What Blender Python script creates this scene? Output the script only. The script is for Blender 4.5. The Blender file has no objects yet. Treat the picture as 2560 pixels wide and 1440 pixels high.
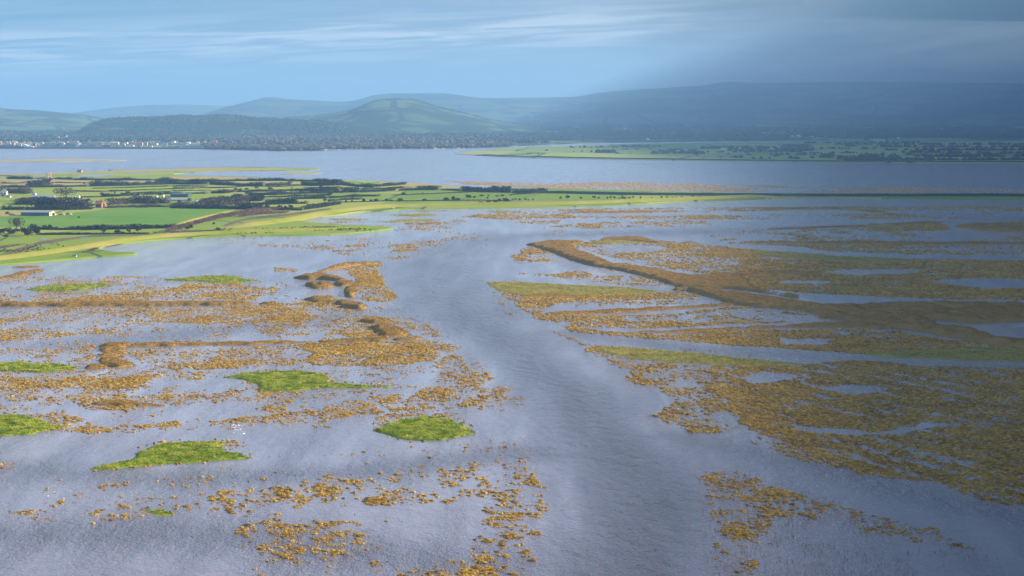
# look parameters
HAZE_D = 8.0e-5
HAZE_COL = (.255, .50, .82, 1)
EXPO = 1.55
SKY_DIM0, SKY_DIM1, SKY_DIMF = .03, .20, .97
SHADE_VOLUME = True
CAZ0, CAZW, CTH = 4.5, 14.0, 60.0
import bpy, math, random
import numpy as np
from mathutils import Vector
from mathutils.geometry import tessellate_polygon
SC = bpy.context.scene
COL = SC.collection
rnd = random.Random(11)
RS = np.random.RandomState(5)
R = math.radians

# ---------------------------------------------------------------- camera and ground geometry
CAM_H = 100.0
FPX = 4187.0                      # focal length in pixels of a 2560 px wide frame
HORY = 290.0                      # row of the true horizon
PITCH = math.atan((720 - HORY) / FPX)
CP, SP = math.cos(PITCH), math.sin(PITCH)

def ray(px, py):
    cx, cy = (px - 1280) / FPX, -(py - 720) / FPX
    return cx, CP + cy * SP, cy * CP - SP       # x right, y forward, z up

def gp(px, py, z=0.0):
    x, y, d = ray(px, py)
    t = (z - CAM_H) / d
    return (x * t, y * t)

def gpoly(pts, z=0.0):
    return np.array([gp(a, b, z) for a, b in pts])

def dist_at(py, z=0.0):
    return gp(1280, py, z)[1]

def az_x(px, D):                  # x of the picture column px at ground distance D (small pitch effects ignored)
    return (px - 1280) / FPX * D / CP

def z_at(py, D):                  # height that shows on row py at distance D
    x, y, d = ray(1280, py)
    return CAM_H + d / y * D

cam_data = bpy.data.cameras.new('camera')
cam_data.sensor_width = 36
cam_data.lens = 36 * FPX / 2560
cam_data.clip_start = 1
cam_data.clip_end = 120000
cam = bpy.data.objects.new('camera', cam_data)
COL.objects.link(cam)
cam.location = (0, 0, CAM_H)
cam.rotation_euler = (math.pi / 2 - PITCH, 0, 0)
SC.camera = cam

# ---------------------------------------------------------------- noise
def _hash(ix, iy, s):
    h = (ix.astype(np.int64) * 374761393 + iy.astype(np.int64) * 668265263 + s * 974634777) & 0xffffffff
    h = ((h ^ (h >> 13)) * 1274126177) & 0xffffffff
    h = h ^ (h >> 16)
    return (h & 0xffff) / 65535.0

def vnoise(x, y, s=0):
    x = np.asarray(x, float); y = np.asarray(y, float)
    ix, iy = np.floor(x), np.floor(y)
    fx, fy = x - ix, y - iy
    fx = fx * fx * (3 - 2 * fx); fy = fy * fy * (3 - 2 * fy)
    a = _hash(ix, iy, s); b = _hash(ix + 1, iy, s); c = _hash(ix, iy + 1, s); d = _hash(ix + 1, iy + 1, s)
    return (a * (1 - fx) + b * fx) * (1 - fy) + (c * (1 - fx) + d * fx) * fy

def fbm(x, y, s=0, o=3):
    v = 0; a = 0.5; t = 0
    for k in range(o):
        v = v + a * vnoise(x * 2 ** k + 13.7 * k, y * 2 ** k - 7.3 * k, s + k); t += a; a *= .55
    return v / t

def inside(P, X, Y):
    X = np.asarray(X); Y = np.asarray(Y)
    res = np.zeros(X.shape, bool)
    n = len(P)
    j = n - 1
    for i in range(n):
        xi, yi = P[i]; xj, yj = P[j]
        if yi != yj:
            c = ((yi > Y) != (yj > Y)) & (X < (xj - xi) * (Y - yi) / (yj - yi) + xi)
            res ^= c
        j = i
    return res

def edge_dist(P, X, Y, closed=True):
    d = np.full(np.shape(X), 1e9)
    n = len(P)
    for i in range(n if closed else n - 1):
        a = P[i]; b = P[(i + 1) % n]
        ab = b - a
        L = (ab ** 2).sum() + 1e-9
        t = np.clip(((X - a[0]) * ab[0] + (Y - a[1]) * ab[1]) / L, 0, 1)
        d = np.minimum(d, (X - a[0] - t * ab[0]) ** 2 + (Y - a[1] - t * ab[1]) ** 2)
    return np.sqrt(d)

# ---------------------------------------------------------------- objects
def tag(o, label=None, cat=None, group=None, kind=None):
    if label: o['label'] = label
    if cat: o['category'] = cat
    if group: o['group'] = group
    if kind: o['kind'] = kind
    return o

def empty(name, loc, rz=0, parent=None):
    o = bpy.data.objects.new(name, None); COL.objects.link(o)
    o.location = loc; o.rotation_euler = (0, 0, rz)
    o.empty_display_size = .5
    return o

def link(name, me, parent=None, loc=None):
    o = bpy.data.objects.new(name, me); COL.objects.link(o)
    if parent: o.parent = parent
    if loc: o.location = loc
    return o

def np_mesh(name, V, F, m, var=None, smooth=False):
    """V (n,3), F (k,3) or (k,4) arrays"""
    me = bpy.data.meshes.new(name)
    V = np.asarray(V, np.float32); F = np.asarray(F, np.int32)
    me.vertices.add(len(V)); me.vertices.foreach_set('co', V.ravel())
    k = F.shape[1]
    me.loops.add(F.size); me.loops.foreach_set('vertex_index', F.ravel())
    me.polygons.add(len(F))
    me.polygons.foreach_set('loop_start', np.arange(0, F.size, k, dtype=np.int32))
    me.polygons.foreach_set('loop_total', np.full(len(F), k, np.int32))
    me.polygons.foreach_set('use_smooth', np.full(len(F), smooth, bool))
    if var is not None:
        at = me.attributes.new('var', 'FLOAT', 'POINT')
        at.data.foreach_set('value', np.asarray(var, np.float32))
    me.update(calc_edges=True)
    me.materials.append(m)
    return me

class MB:
    """collects simple solids into one mesh"""
    def __init__(s): s.v = []; s.f = []
    def add(s, V, F):
        n = len(s.v); s.v += [tuple(p) for p in V]; s.f += [tuple(i + n for i in f) for f in F]; return s
    def box(s, x0, x1, y0, y1, z0, z1):
        return s.add([(x0,y0,z0),(x1,y0,z0),(x1,y1,z0),(x0,y1,z0),(x0,y0,z1),(x1,y0,z1),(x1,y1,z1),(x0,y1,z1)],
                     [(0,3,2,1),(4,5,6,7),(0,1,5,4),(1,2,6,5),(2,3,7,6),(3,0,4,7)])
    def cyl(s, x, y, z0, z1, r0, r1, n=10):
        V = [(x + r0*math.cos(2*math.pi*k/n), y + r0*math.sin(2*math.pi*k/n), z0) for k in range(n)] + \
            [(x + r1*math.cos(2*math.pi*k/n), y + r1*math.sin(2*math.pi*k/n), z1) for k in range(n)]
        F = [(k, (k+1) % n, n+(k+1) % n, n+k) for k in range(n)] + [tuple(range(n-1, -1, -1)), tuple(range(n, 2*n))]
        return s.add(V, F)
    def limb(s, a, b, r0, r1, n=5):
        a = Vector(a); b = Vector(b); d = (b - a).normalized()
        u = d.orthogonal().normalized(); w = d.cross(u)
        V = []
        for p, r in ((a, r0), (b, r1)):
            for k in range(n):
                q = p + (u*math.cos(2*math.pi*k/n) + w*math.sin(2*math.pi*k/n))*r; V.append(tuple(q))
        return s.add(V, [(k, (k+1) % n, n+(k+1) % n, n+k) for k in range(n)])
    def gable(s, x0, x1, y0, y1, z0, h, o=.3):      # ridge along x
        ym = (y0+y1)/2; x0 -= o; x1 += o; y0 -= o; y1 += o
        return s.add([(x0,y0,z0),(x1,y0,z0),(x1,y1,z0),(x0,y1,z0),(x0,ym,z0+h),(x1,ym,z0+h)],
                     [(0,1,5,4),(2,3,4,5),(1,2,5),(3,0,4),(0,3,2,1)])
    def mesh(s, name, m, smooth=False):
        me = bpy.data.meshes.new(name); me.from_pydata(s.v, [], s.f)
        me.materials.append(m)
        if smooth:
            for p in me.polygons: p.use_smooth = True
        return me
    def build(s, name, m, parent=None, smooth=False):
        return link(name, s.mesh(name, m, smooth), parent)

# ---------------------------------------------------------------- materials
def nodes(name):
    m = bpy.data.materials.new(name); m.use_nodes = True
    nt = m.node_tree
    return m, nt, nt.nodes['Principled BSDF']

def flat(name, col, rough=.8, amt=.25, scale=.5):
    """one paint or wall colour with weathering"""
    m, nt, b = nodes(name)
    tc = nt.nodes.new('ShaderNodeTexCoord')
    nz = nt.nodes.new('ShaderNodeTexNoise'); nz.inputs['Scale'].default_value = scale; nz.inputs['Detail'].default_value = 4
    nt.links.new(tc.outputs['Object'], nz.inputs['Vector'])
    mx = nt.nodes.new('ShaderNodeMix'); mx.data_type = 'RGBA'
    mx.inputs['A'].default_value = (*[c*(1-amt) for c in col], 1); mx.inputs['B'].default_value = (*[min(c*(1+amt), .9) for c in col], 1)
    nt.links.new(nz.outputs['Fac'], mx.inputs['Factor']); nt.links.new(mx.outputs['Result'], b.inputs['Base Color'])
    b.inputs['Roughness'].default_value = rough
    return m

def ramp_var(name, cols, rough=.9, noise_scale=.06, noise_amt=.35, trans=0.0):
    """plant colour: per-plant attribute 'var' + world noise through a colour ramp"""
    m, nt, b = nodes(name)
    at = nt.nodes.new('ShaderNodeAttribute'); at.attribute_name = 'var'
    geo = nt.nodes.new('ShaderNodeNewGeometry')
    nz = nt.nodes.new('ShaderNodeTexNoise'); nz.inputs['Scale'].default_value = noise_scale; nz.inputs['Detail'].default_value = 3
    nt.links.new(geo.outputs['Position'], nz.inputs['Vector'])
    ma = nt.nodes.new('ShaderNodeMath'); ma.operation = 'SUBTRACT'; ma.inputs[1].default_value = .5
    nt.links.new(nz.outputs['Fac'], ma.inputs[0])
    mb = nt.nodes.new('ShaderNodeMath'); mb.operation = 'MULTIPLY_ADD'; mb.inputs[1].default_value = noise_amt*2
    nt.links.new(ma.outputs[0], mb.inputs[0]); nt.links.new(at.outputs['Fac'], mb.inputs[2])
    cr = nt.nodes.new('ShaderNodeValToRGB')
    el = cr.color_ramp.elements
    while len(el) < len(cols): el.new(.5)
    for i, c in enumerate(cols):
        el[i].position = i/(len(cols)-1); el[i].color = (*c, 1)
    nt.links.new(mb.outputs[0], cr.inputs['Fac']); nt.links.new(cr.outputs['Color'], b.inputs['Base Color'])
    b.inputs['Roughness'].default_value = rough
    b.inputs['Specular IOR Level'].default_value = .15
    if trans:
        tr = nt.nodes.new('ShaderNodeBsdfTranslucent'); nt.links.new(cr.outputs['Color'], tr.inputs['Color'])
        ms = nt.nodes.new('ShaderNodeMixShader'); ms.inputs[0].default_value = trans
        out = nt.nodes['Material Output']
        nt.links.new(b.outputs[0], ms.inputs[1]); nt.links.new(tr.outputs[0], ms.inputs[2]); nt.links.new(ms.outputs[0], out.inputs['Surface'])
    return m

def field_mat(name, cols, s1=.004, s2=.05, s3=.6, stretch=1.0, fine=.3, rough=.95):
    """grassland: large patches + fine mottling in world space"""
    m, nt, b = nodes(name)
    geo = nt.nodes.new('ShaderNodeNewGeometry')
    mp = nt.nodes.new('ShaderNodeMapping'); mp.inputs['Scale'].default_value = (1, stretch, 1)
    nt.links.new(geo.outputs['Position'], mp.inputs['Vector'])
    def nz(s, d=4):
        n = nt.nodes.new('ShaderNodeTexNoise'); n.inputs['Scale'].default_value = s; n.inputs['Detail'].default_value = d
        nt.links.new(mp.outputs[0], n.inputs['Vector']); return n
    n1, n2, n3 = nz(s1, 3), nz(s2, 5), nz(s3, 3)
    a = nt.nodes.new('ShaderNodeMath'); a.operation = 'MULTIPLY_ADD'; a.inputs[1].default_value = 1.5; a.inputs[2].default_value = -.45
    nt.links.new(n1.outputs['Fac'], a.inputs[0])
    c = nt.nodes.new('ShaderNodeMath'); c.operation = 'MULTIPLY_ADD'; c.inputs[1].default_value = .55
    nt.links.new(n2.outputs['Fac'], c.inputs[0]); nt.links.new(a.outputs[0], c.inputs[2])
    d = nt.nodes.new('ShaderNodeMath'); d.operation = 'MULTIPLY_ADD'; d.inputs[1].default_value = fine
    nt.links.new(n3.outputs['Fac'], d.inputs[0]); nt.links.new(c.outputs[0], d.inputs[2])
    cr = nt.nodes.new('ShaderNodeValToRGB'); el = cr.color_ramp.elements
    while len(el) < len(cols): el.new(.5)
    for i, cc in enumerate(cols):
        el[i].position = .15 + .7*i/(len(cols)-1); el[i].color = (*cc, 1)
    nt.links.new(d.outputs[0], cr.inputs['Fac']); nt.links.new(cr.outputs['Color'], b.inputs['Base Color'])
    bp = nt.nodes.new('ShaderNodeBump'); bp.inputs['Strength'].default_value = .5; bp.inputs['Distance'].default_value = .5
    nt.links.new(n3.outputs['Fac'], bp.inputs['Height']); nt.links.new(bp.outputs[0], b.inputs['Normal'])
    b.inputs['Roughness'].default_value = rough; b.inputs['Specular IOR Level'].default_value = .1
    return m

def patchwork(name, cols, size=250., wood=(.02,.035,.018), wood_amt=.5, hedge_w=.03, stretch=.6, rot=12, wood_size=.0012, rough=.95):
    """enclosed fields: irregular parcels of different green, dark hedge lines between them, woods where a noise is high"""
    m, nt, b = nodes(name); N = nt.nodes.new; L = nt.links.new
    geo = N('ShaderNodeNewGeometry'); mp = N('ShaderNodeMapping')
    mp.inputs['Scale'].default_value = (1/size, stretch/size, 0); mp.inputs['Rotation'].default_value = (0, 0, R(rot))
    L(geo.outputs['Position'], mp.inputs['Vector'])
    v = N('ShaderNodeTexVoronoi'); v.inputs['Scale'].default_value = 1; v.distance = 'CHEBYCHEV'; L(mp.outputs[0], v.inputs['Vector'])
    e = N('ShaderNodeTexVoronoi'); e.feature = 'DISTANCE_TO_EDGE'; e.inputs['Scale'].default_value = 1; L(mp.outputs[0], e.inputs['Vector'])
    sp = N('ShaderNodeSeparateColor'); L(v.outputs['Color'], sp.inputs[0])
    nz = N('ShaderNodeTexNoise'); nz.inputs['Scale'].default_value = 9/size; nz.inputs['Detail'].default_value = 6; L(geo.outputs['Position'], nz.inputs['Vector'])
    a = N('ShaderNodeMath'); a.operation = 'MULTIPLY_ADD'; a.inputs[1].default_value = .5; L(nz.outputs['Fac'], a.inputs[0])
    a2 = N('ShaderNodeMath'); a2.operation = 'MULTIPLY_ADD'; a2.inputs[1].default_value = .75; a2.inputs[2].default_value = -.12
    L(sp.outputs[0], a2.inputs[0]); L(a2.outputs[0], a.inputs[2])
    cr = N('ShaderNodeValToRGB'); el = cr.color_ramp.elements
    while len(el) < len(cols): el.new(.5)
    for i, c in enumerate(cols): el[i].position = i/(len(cols)-1); el[i].color = (*c, 1)
    L(a.outputs[0], cr.inputs['Fac'])
    wn = N('ShaderNodeTexNoise'); wn.inputs['Scale'].default_value = wood_size; wn.inputs['Detail'].default_value = 7; wn.inputs['Roughness'].default_value = .6
    L(geo.outputs['Position'], wn.inputs['Vector'])
    ws = N('ShaderNodeMapRange'); ws.inputs['From Min'].default_value = 1-wood_amt-.02; ws.inputs['From Max'].default_value = 1-wood_amt+.03; L(wn.outputs['Fac'], ws.inputs['Value'])
    hs = N('ShaderNodeMapRange'); hs.inputs['From Min'].default_value = hedge_w*1.3; hs.inputs['From Max'].default_value = hedge_w*.7; L(e.outputs['Distance'], hs.inputs['Value'])
    mx = N('ShaderNodeMath'); mx.operation = 'MAXIMUM'; L(ws.outputs[0], mx.inputs[0]); L(hs.outputs[0], mx.inputs[1])
    mc = N('ShaderNodeMix'); mc.data_type = 'RGBA'; L(mx.outputs[0], mc.inputs['Factor']); L(cr.outputs['Color'], mc.inputs['A']); mc.inputs['B'].default_value = (*wood, 1)
    L(mc.outputs['Result'], b.inputs['Base Color']); b.inputs['Roughness'].default_value = rough; b.inputs['Specular IOR Level'].default_value = .1
    return m

M = {}
M['golden'] = ramp_var('golden_grass', [(.055,.035,.008),(.27,.155,.020),(.47,.29,.042),(.56,.41,.13)], trans=.25)
M['straw'] = ramp_var('pale_straw', [(.34,.21,.09),(.50,.34,.17),(.58,.44,.26)], trans=.2)
M['golden_far'] = ramp_var('straw_grass', [(.32,.20,.09),(.46,.31,.15),(.50,.38,.22)], trans=.2)
M['reed'] = ramp_var('reed', [(.20,.12,.03),(.32,.19,.045),(.42,.27,.075)], noise_scale=.03, trans=.2)
M['green'] = ramp_var('island_grass', [(.045,.08,.006),(.16,.22,.01),(.30,.35,.022),(.48,.42,.11)], noise_scale=.22, noise_amt=.6, trans=.2)
M['turf'] = ramp_var('pale_turf', [(.12,.13,.02),(.27,.245,.05),(.38,.33,.09),(.45,.35,.12)], noise_scale=.08, trans=.2)
M['stalk'] = ramp_var('dry_stalk', [(.16,.11,.06),(.30,.2,.1)], trans=.1)
M['hedge'] = ramp_var('hedge_leaf', [(.010,.016,.010),(.019,.027,.014),(.045,.042,.024)], noise_scale=.02, noise_amt=.5, trans=.1)
M['bare'] = ramp_var('bare_twigs', [(.03,.024,.018),(.065,.048,.034),(.12,.08,.055)], noise_scale=.05)
M['conifer'] = ramp_var('evergreen_leaf', [(.012,.022,.012),(.025,.045,.02)], noise_scale=.05)
M['bramble'] = ramp_var('bramble', [(.06,.04,.03),(.14,.08,.06),(.20,.13,.08)], noise_scale=.03, noise_amt=.6)
M['farwood'] = ramp_var('far_wood', [(.02,.035,.022),(.04,.052,.032),(.075,.065,.045),(.12,.095,.07)], noise_scale=.0012, noise_amt=.6)
M['trunk'] = flat('trunk_bark', (.07,.055,.04))
M['land'] = patchwork('pasture', [(.11,.17,.014),(.16,.23,.018),(.22,.27,.028),(.30,.30,.06)], 150, wood=(.06,.08,.02), wood_amt=.24, hedge_w=.008, stretch=.55, rot=4, wood_size=.02)
M['crop'] = field_mat('winter_crop', [(.06,.16,.012),(.09,.20,.015),(.12,.22,.02)], s1=.01, s2=.03, s3=.5)
M['bank'] = field_mat('bank_grass', [(.09,.12,.01),(.17,.20,.012),(.23,.24,.02),(.29,.25,.06)], s1=.015, s2=.08, s3=.6)
M['rough_land'] = field_mat('rough_grazing', [(.12,.14,.03),(.22,.22,.05),(.30,.26,.08),(.34,.25,.11)], s1=.008, s2=.05, s3=.4, stretch=2)
M['far_land'] = patchwork('far_plain', [(.05,.08,.02),(.10,.14,.03),(.20,.23,.05),(.26,.22,.12)], 320, wood_amt=.49, wood_size=.003)
M['far_field'] = patchwork('far_pasture', [(.12,.18,.03),(.19,.25,.04),(.27,.30,.06),(.30,.26,.10)], 260, wood_amt=.34, hedge_w=.012, stretch=.4, wood_size=.006)
M['mound'] = patchwork('hillside_fields', [(.05,.09,.035),(.07,.115,.045),(.095,.14,.055),(.12,.155,.07)], 300, wood=(.02,.04,.024), wood_amt=.5, hedge_w=.045, wood_size=.0026)
M['hill_wood'] = patchwork('dense_wood', [(.03,.05,.02),(.05,.08,.025),(.10,.14,.04)], 200, wood=(.012,.022,.014), wood_amt=.6, hedge_w=.05, wood_size=.004)
M['hill_far'] = patchwork('upland', [(.04,.06,.035),(.06,.085,.045),(.09,.11,.06)], 500, wood=(.012,.022,.018), wood_amt=.5, hedge_w=.03, wood_size=.0014)
M['sand'] = field_mat('sand', [(.15,.17,.06),(.25,.23,.11),(.32,.28,.17)], s1=.01, s2=.04, s3=.3)
M['mud'] = flat('mud', (.12,.09,.06), scale=.1)
M['ditch'] = field_mat('ditch_scrub', [(.05,.045,.03),(.09,.07,.045),(.16,.12,.06)], s1=.03, s2=.15, s3=.8)
M['seawall'] = flat('sea_wall_concrete', (.06,.065,.07), scale=.02)
M['white'] = flat('white_render', (.72,.72,.70), amt=.06)
M['cream'] = flat('cream_render', (.62,.52,.36), amt=.08)
M['tan'] = flat('tan_stone', (.45,.34,.22), amt=.1)
M['teal'] = flat('pale_teal_render', (.32,.42,.40), amt=.1)
M['pink'] = flat('pink_brick', (.48,.27,.20), amt=.1)
M['brick'] = flat('brick', (.24,.13,.09), amt=.15)
M['redroof'] = flat('red_tiles', (.30,.09,.05), amt=.2)
M['slate'] = flat('slate', (.10,.11,.13), amt=.2)
M['sheet'] = flat('grey_sheet_roof', (.24,.27,.29), amt=.12, rough=.5)
M['bluebarn'] = flat('blue_barn_cladding', (.05,.10,.13), amt=.15, rough=.5)
M['greenshed'] = flat('green_shed_cladding', (.03,.07,.06), amt=.15, rough=.5)
M['steel'] = flat('galvanised_steel', (.6,.62,.64), amt=.08, rough=.4)
M['glass'] = flat('window_glass', (.03,.04,.05), rough=.15)
M['hull'] = flat('white_hull', (.75,.75,.75), amt=.04, rough=.3)
M['mast'] = flat('mast_metal', (.55,.56,.58), rough=.4)
M['feather'] = flat('white_feathers', (.85,.85,.85), amt=.03)
M['wood'] = flat('weathered_wood', (.16,.12,.08))
# ---------------------------------------------------------------- water: one sheet to the horizon
def water_mat():
    m, nt, b = nodes('estuary_water')
    N = nt.nodes.new; L = nt.links.new
    geo = N('ShaderNodeNewGeometry')
    at = N('ShaderNodeAttribute'); at.attribute_name = 'var'        # how ruffled the surface is there
    def mp(scale, rot=0):
        k = N('ShaderNodeMapping'); k.inputs['Scale'].default_value = scale; k.inputs['Rotation'].default_value = (0, 0, rot)
        L(geo.outputs['Position'], k.inputs['Vector']); return k
    def nz(v, s, d=3, dist=0):
        n = N('ShaderNodeTexNoise'); n.inputs['Scale'].default_value = s; n.inputs['Detail'].default_value = d
        n.inputs['Distortion'].default_value = dist
        L(v.outputs[0], n.inputs['Vector']); return n
    rip = nz(mp((1, .42, 1), R(12)), 1.6, 4, .5)
    chop = nz(mp((1, .4, 1), R(20)), .3, 4, .3)
    gust = nz(mp((.7, .10, 1), R(-82)), .11, 7, .3)          # wind lanes
    gust2 = nz(mp((1, .25, 1), R(-82)), .008, 5, .5)
    g = N('ShaderNodeMath'); g.operation = 'MULTIPLY_ADD'; g.inputs[1].default_value = .8; g.inputs[2].default_value = -.42
    L(gust.outputs['Fac'], g.inputs[0])
    g2 = N('ShaderNodeMath'); g2.operation = 'MULTIPLY_ADD'; g2.inputs[1].default_value = .5
    L(gust2.outputs['Fac'], g2.inputs[0]); L(g.outputs[0], g2.inputs[2])
    s = N('ShaderNodeMath'); s.operation = 'ADD'; s.use_clamp = True
    L(g2.outputs[0], s.inputs[0]); L(at.outputs['Fac'], s.inputs[1])
    h = N('ShaderNodeMath'); h.operation = 'MULTIPLY_ADD'; h.inputs[1].default_value = 2.2
    L(chop.outputs['Fac'], h.inputs[0]); L(rip.outputs['Fac'], h.inputs[2])
    st = N('ShaderNodeMath'); st.operation = 'MULTIPLY_ADD'; st.inputs[1].default_value = .8; st.inputs[2].default_value = .05
    L(s.outputs[0], st.inputs[0])
    bp = N('ShaderNodeBump'); bp.inputs['Distance'].default_value = 1.3
    L(st.outputs[0], bp.inputs['Strength']); L(h.outputs[0], bp.inputs['Height'])
    rg = N('ShaderNodeMath'); rg.operation = 'MULTIPLY_ADD'; rg.inputs[1].default_value = .2; rg.inputs[2].default_value = .06
    L(s.outputs[0], rg.inputs[0])
    # silt: shallow water over mud is paler, the stream carries darker silt
    mx = N('ShaderNodeMix'); mx.data_type = 'RGBA'
    mx.inputs['A'].default_value = (.17, .16, .205, 1); mx.inputs['B'].default_value = (.07, .067, .092, 1)
    L(s.outputs[0], mx.inputs['Factor']); L(mx.outputs['Result'], b.inputs['Base Color'])
    L(rg.outputs[0], b.inputs['Roughness']); L(bp.outputs[0], b.inputs['Normal'])
    b.inputs['IOR'].default_value = 1.33
    b.inputs['Specular IOR Level'].default_value = .5
    return m
M['water'] = water_mat()
def axis(lo, hi, step, far):
    a = list(np.arange(lo, hi + .1, step))
    out = [-f for f in far[::-1] if -f < lo] + a + [f for f in far if f > hi]
    return np.array(sorted(out))
far = [1000, 1500, 2200, 3200, 4500, 6500, 9000, 14000, 25000, 45000, 80000]
wx = axis(-560, 560, 8, far); wy = axis(240, 2000, 8, far)
X, Y = np.meshgrid(wx, wy)
def chan(pts, sig, amp):
    P = gpoly(pts)
    d = edge_dist(P, X, Y, closed=False)
    wob = 1 + .6*(fbm(X/40, Y/60, 3) - .5)
    return amp*np.exp(-(d/(sig*wob))**2)
rip = chan([(2560,548),(2100,562),(1800,578),(1500,585),(1280,590),(1150,612),(1080,660),(1090,710),(1140,760),(1180,790)], 38, .55)
rip = np.maximum(rip, chan([(1140,760),(1180,800),(1290,880),(1400,960),(1480,1050),(1560,1150),(1620,1250),(1620,1350),(1590,1440)], 16, .6))
rip = np.maximum(rip, chan([(1560,1150),(1300,1130),(900,1180),(400,1200),(0,1170)], 12, .35))
rip = np.maximum(rip, chan([(0,1340),(300,1330),(700,1350),(1200,1420)], 14, .4))
rip = np.maximum(rip, chan([(1060,770),(800,800),(500,830),(240,860)], 22, .4))
rip = np.maximum(rip, chan([(1400,830),(1700,868),(2100,895),(2560,925)], 9, .3))
rip = np.maximum(rip, chan([(1700,1090),(2000,1160),(2300,1240),(2560,1290)], 9, .35))
rip = np.maximum(rip, .35*np.clip((Y-2700)/500, 0, 1)*np.clip((X*-1-100)/500, 0, 1))
V = np.stack([X, Y, 0*X], -1).reshape(-1, 3)
nx, ny = len(wx), len(wy)
i, j = np.meshgrid(np.arange(nx-1), np.arange(ny-1))
q = (j*nx + i).ravel()
F = np.stack([q, q+1, q+nx+1, q+nx], -1)
tag(link('water', np_mesh('water', V, F, M['water'], rip.ravel())), kind='structure')
tag(link('seabed', np_mesh('seabed', [(-90000,-90000,-2.5),(90000,-90000,-2.5),(90000,90000,-2.5),(-90000,90000,-2.5)], [(0,1,2,3)], M['mud'])), kind='structure')

# ---------------------------------------------------------------- flat land sheets
def smooth_poly(pts, it=1):
    P = np.array(pts, float)
    for _ in range(it):
        Q = []
        for k in range(len(P)):
            a, b = P[k], P[(k+1) % len(P)]
            Q += [a*.75+b*.25, a*.25+b*.75]
        P = np.array(Q)
    return P
def sheet(name, pts, z, m, skirt=None, it=1, parent=None):
    P = smooth_poly([gp(a, b, z) for a, b in pts], it)
    tri = tessellate_polygon([[Vector((p[0], p[1], 0)) for p in P]])
    V = [(p[0], p[1], z) for p in P]; F = [tuple(t) for t in tri]
    G = []
    for t in F:
        a, b, c = (P[k] for k in t)
        G.append(t if (b[0]-a[0])*(c[1]-a[1]) - (b[1]-a[1])*(c[0]-a[0]) > 0 else t[::-1])
    F = G
    if skirt is not None:
        n = len(P)
        area = sum(P[k][0]*P[(k+1) % n][1]-P[(k+1) % n][0]*P[k][1] for k in range(n))
        c = P.mean(0)
        for p, k in zip(P, range(n)):
            a, b = P[k-1], P[(k+1) % n]
            t = np.array([b[1]-a[1], -(b[0]-a[0])]); t = t/(np.linalg.norm(t)+1e-9)*(1 if area > 0 else -1)
            V.append((p[0]+t[0]*1.5, p[1]+t[1]*1.5, skirt))
        for k in range(n):
            k2 = (k+1) % n
            F.append((k, n+k, n+k2) if area > 0 else (k, n+k2, n+k)); F.append((k, n+k2, k2) if area > 0 else (k, k2, n+k2))
    me = bpy.data.meshes.new(name); me.from_pydata(V, [], F); me.materials.append(m)
    return link(name, me, parent)

front = [(-700,705),(0,660),(60,656),(190,645),(240,640),(300,637),(345,633),(330,630),(280,629),(240,622),(262,613),(300,607),(360,601),(426,596),(540,590),(650,587),(760,586),(852,583),(920,578),(985,570),(970,567),(900,562),(852,561),(800,557),(752,553),(746,550),(760,546),(800,540),(852,536),(875,531),(905,528),(950,526),(1010,522),(1120,520),(1280,518),(1400,516),(1540,512),(1600,508),(1700,502),(1800,500),(1900,497),(1975,494),(2000,491),(2130,493),(2230,494.5),(2350,497),(2560,498),(3300,499)]
back = [(3300,486),(2400,486),(2200,487),(2000,486),(1900,484),(1800,481),(1700,478),(1600,476),(1500,474),(1400,472),(1300,470),(1150,466),(1100,462),(1050,458),(1000,455),(940,452),(870,450),(800,448),(720,446),(600,441),(480,439),(420,436),(480,430),(560,427),(700,426),(790,424),(800,422),(790,421),(700,419),(640,417),(560,417.5),(440,421),(330,424),(260,427),(210,429.5),(130,432),(50,436),(0,441),(-700,462)]
tag(sheet('farmland', front + back, .8, M['land'], -.3), kind='structure')
Z = .86
tag(sheet('crop_field', [(-600,566),(-600,543),(60,541),(125,540),(150,536),(200,530),(260,524),(330,519.5),(460,520),(590,521),(560,531),(520,544),(480,555),(430,562),(260,567),(100,568)], Z, M['crop'], it=0), kind='structure')
for pts, mm in (
    ([(95,586),(100,575),(430,571),(430,580),(380,584)], 'land'),
    ([(0,468),(130,467),(426,458),(426,449),(290,446),(130,446),(0,444)], 'rough_land'),
    ([(426,441),(560,442),(720,447),(830,450),(830,452),(600,449),(426,448)], 'rough_land'),
    ([(588,453),(700,453.5),(760,456),(750,461),(640,460),(590,458)], 'rough_land'),
    ([(950,454),(1060,458),(1150,466),(1230,471),(1160,472),(1060,468),(950,463)], 'rough_land'),
    ([(-600,440),(130,433),(330,425),(560,419),(790,423),(700,424.5),(480,428),(330,430),(120,436),(-600,445)], 'rough_land'),
    ([(0,541),(60,539),(60,527),(0,529)], 'rough_land')):
    tag(sheet('pasture', pts, Z+.05, M[mm], it=0), kind='structure')
for pts in ([(0,645),(60,628),(100,612),(150,603),(230,592),(330,588.5),(426,585),(426,583),(330,586),(230,588),(150,596),(100,603),(40,622),(0,636)],
            [(0,622),(20,618),(50,612),(46,609),(10,612),(0,615)],
            [(560,568),(610,551),(660,545),(740,537),(830,522),(826,520),(730,532),(640,541),(585,552),(560,562)]):
    tag(sheet('ditch', pts, Z+.09, M['ditch'], it=0), kind='structure')
for pts in ([(60,442),(75,439),(115,438),(118,440),(90,442)], [(185,441.5),(200,438.5),(280,436.5),(292,437.5),(260,441),(225,442)],
            [(300,433),(330,431),(384,430.5),(384,432),(330,433.5)], [(95,599),(105,596),(118,597),(112,600)], [(195,595),(210,592),(228,593),(215,596)],
            [(378,428.5),(420,427.5),(455,428),(420,429.2)]):
    tag(sheet('pool', pts, Z+.12, M['water'], it=1), kind='structure')
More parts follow.
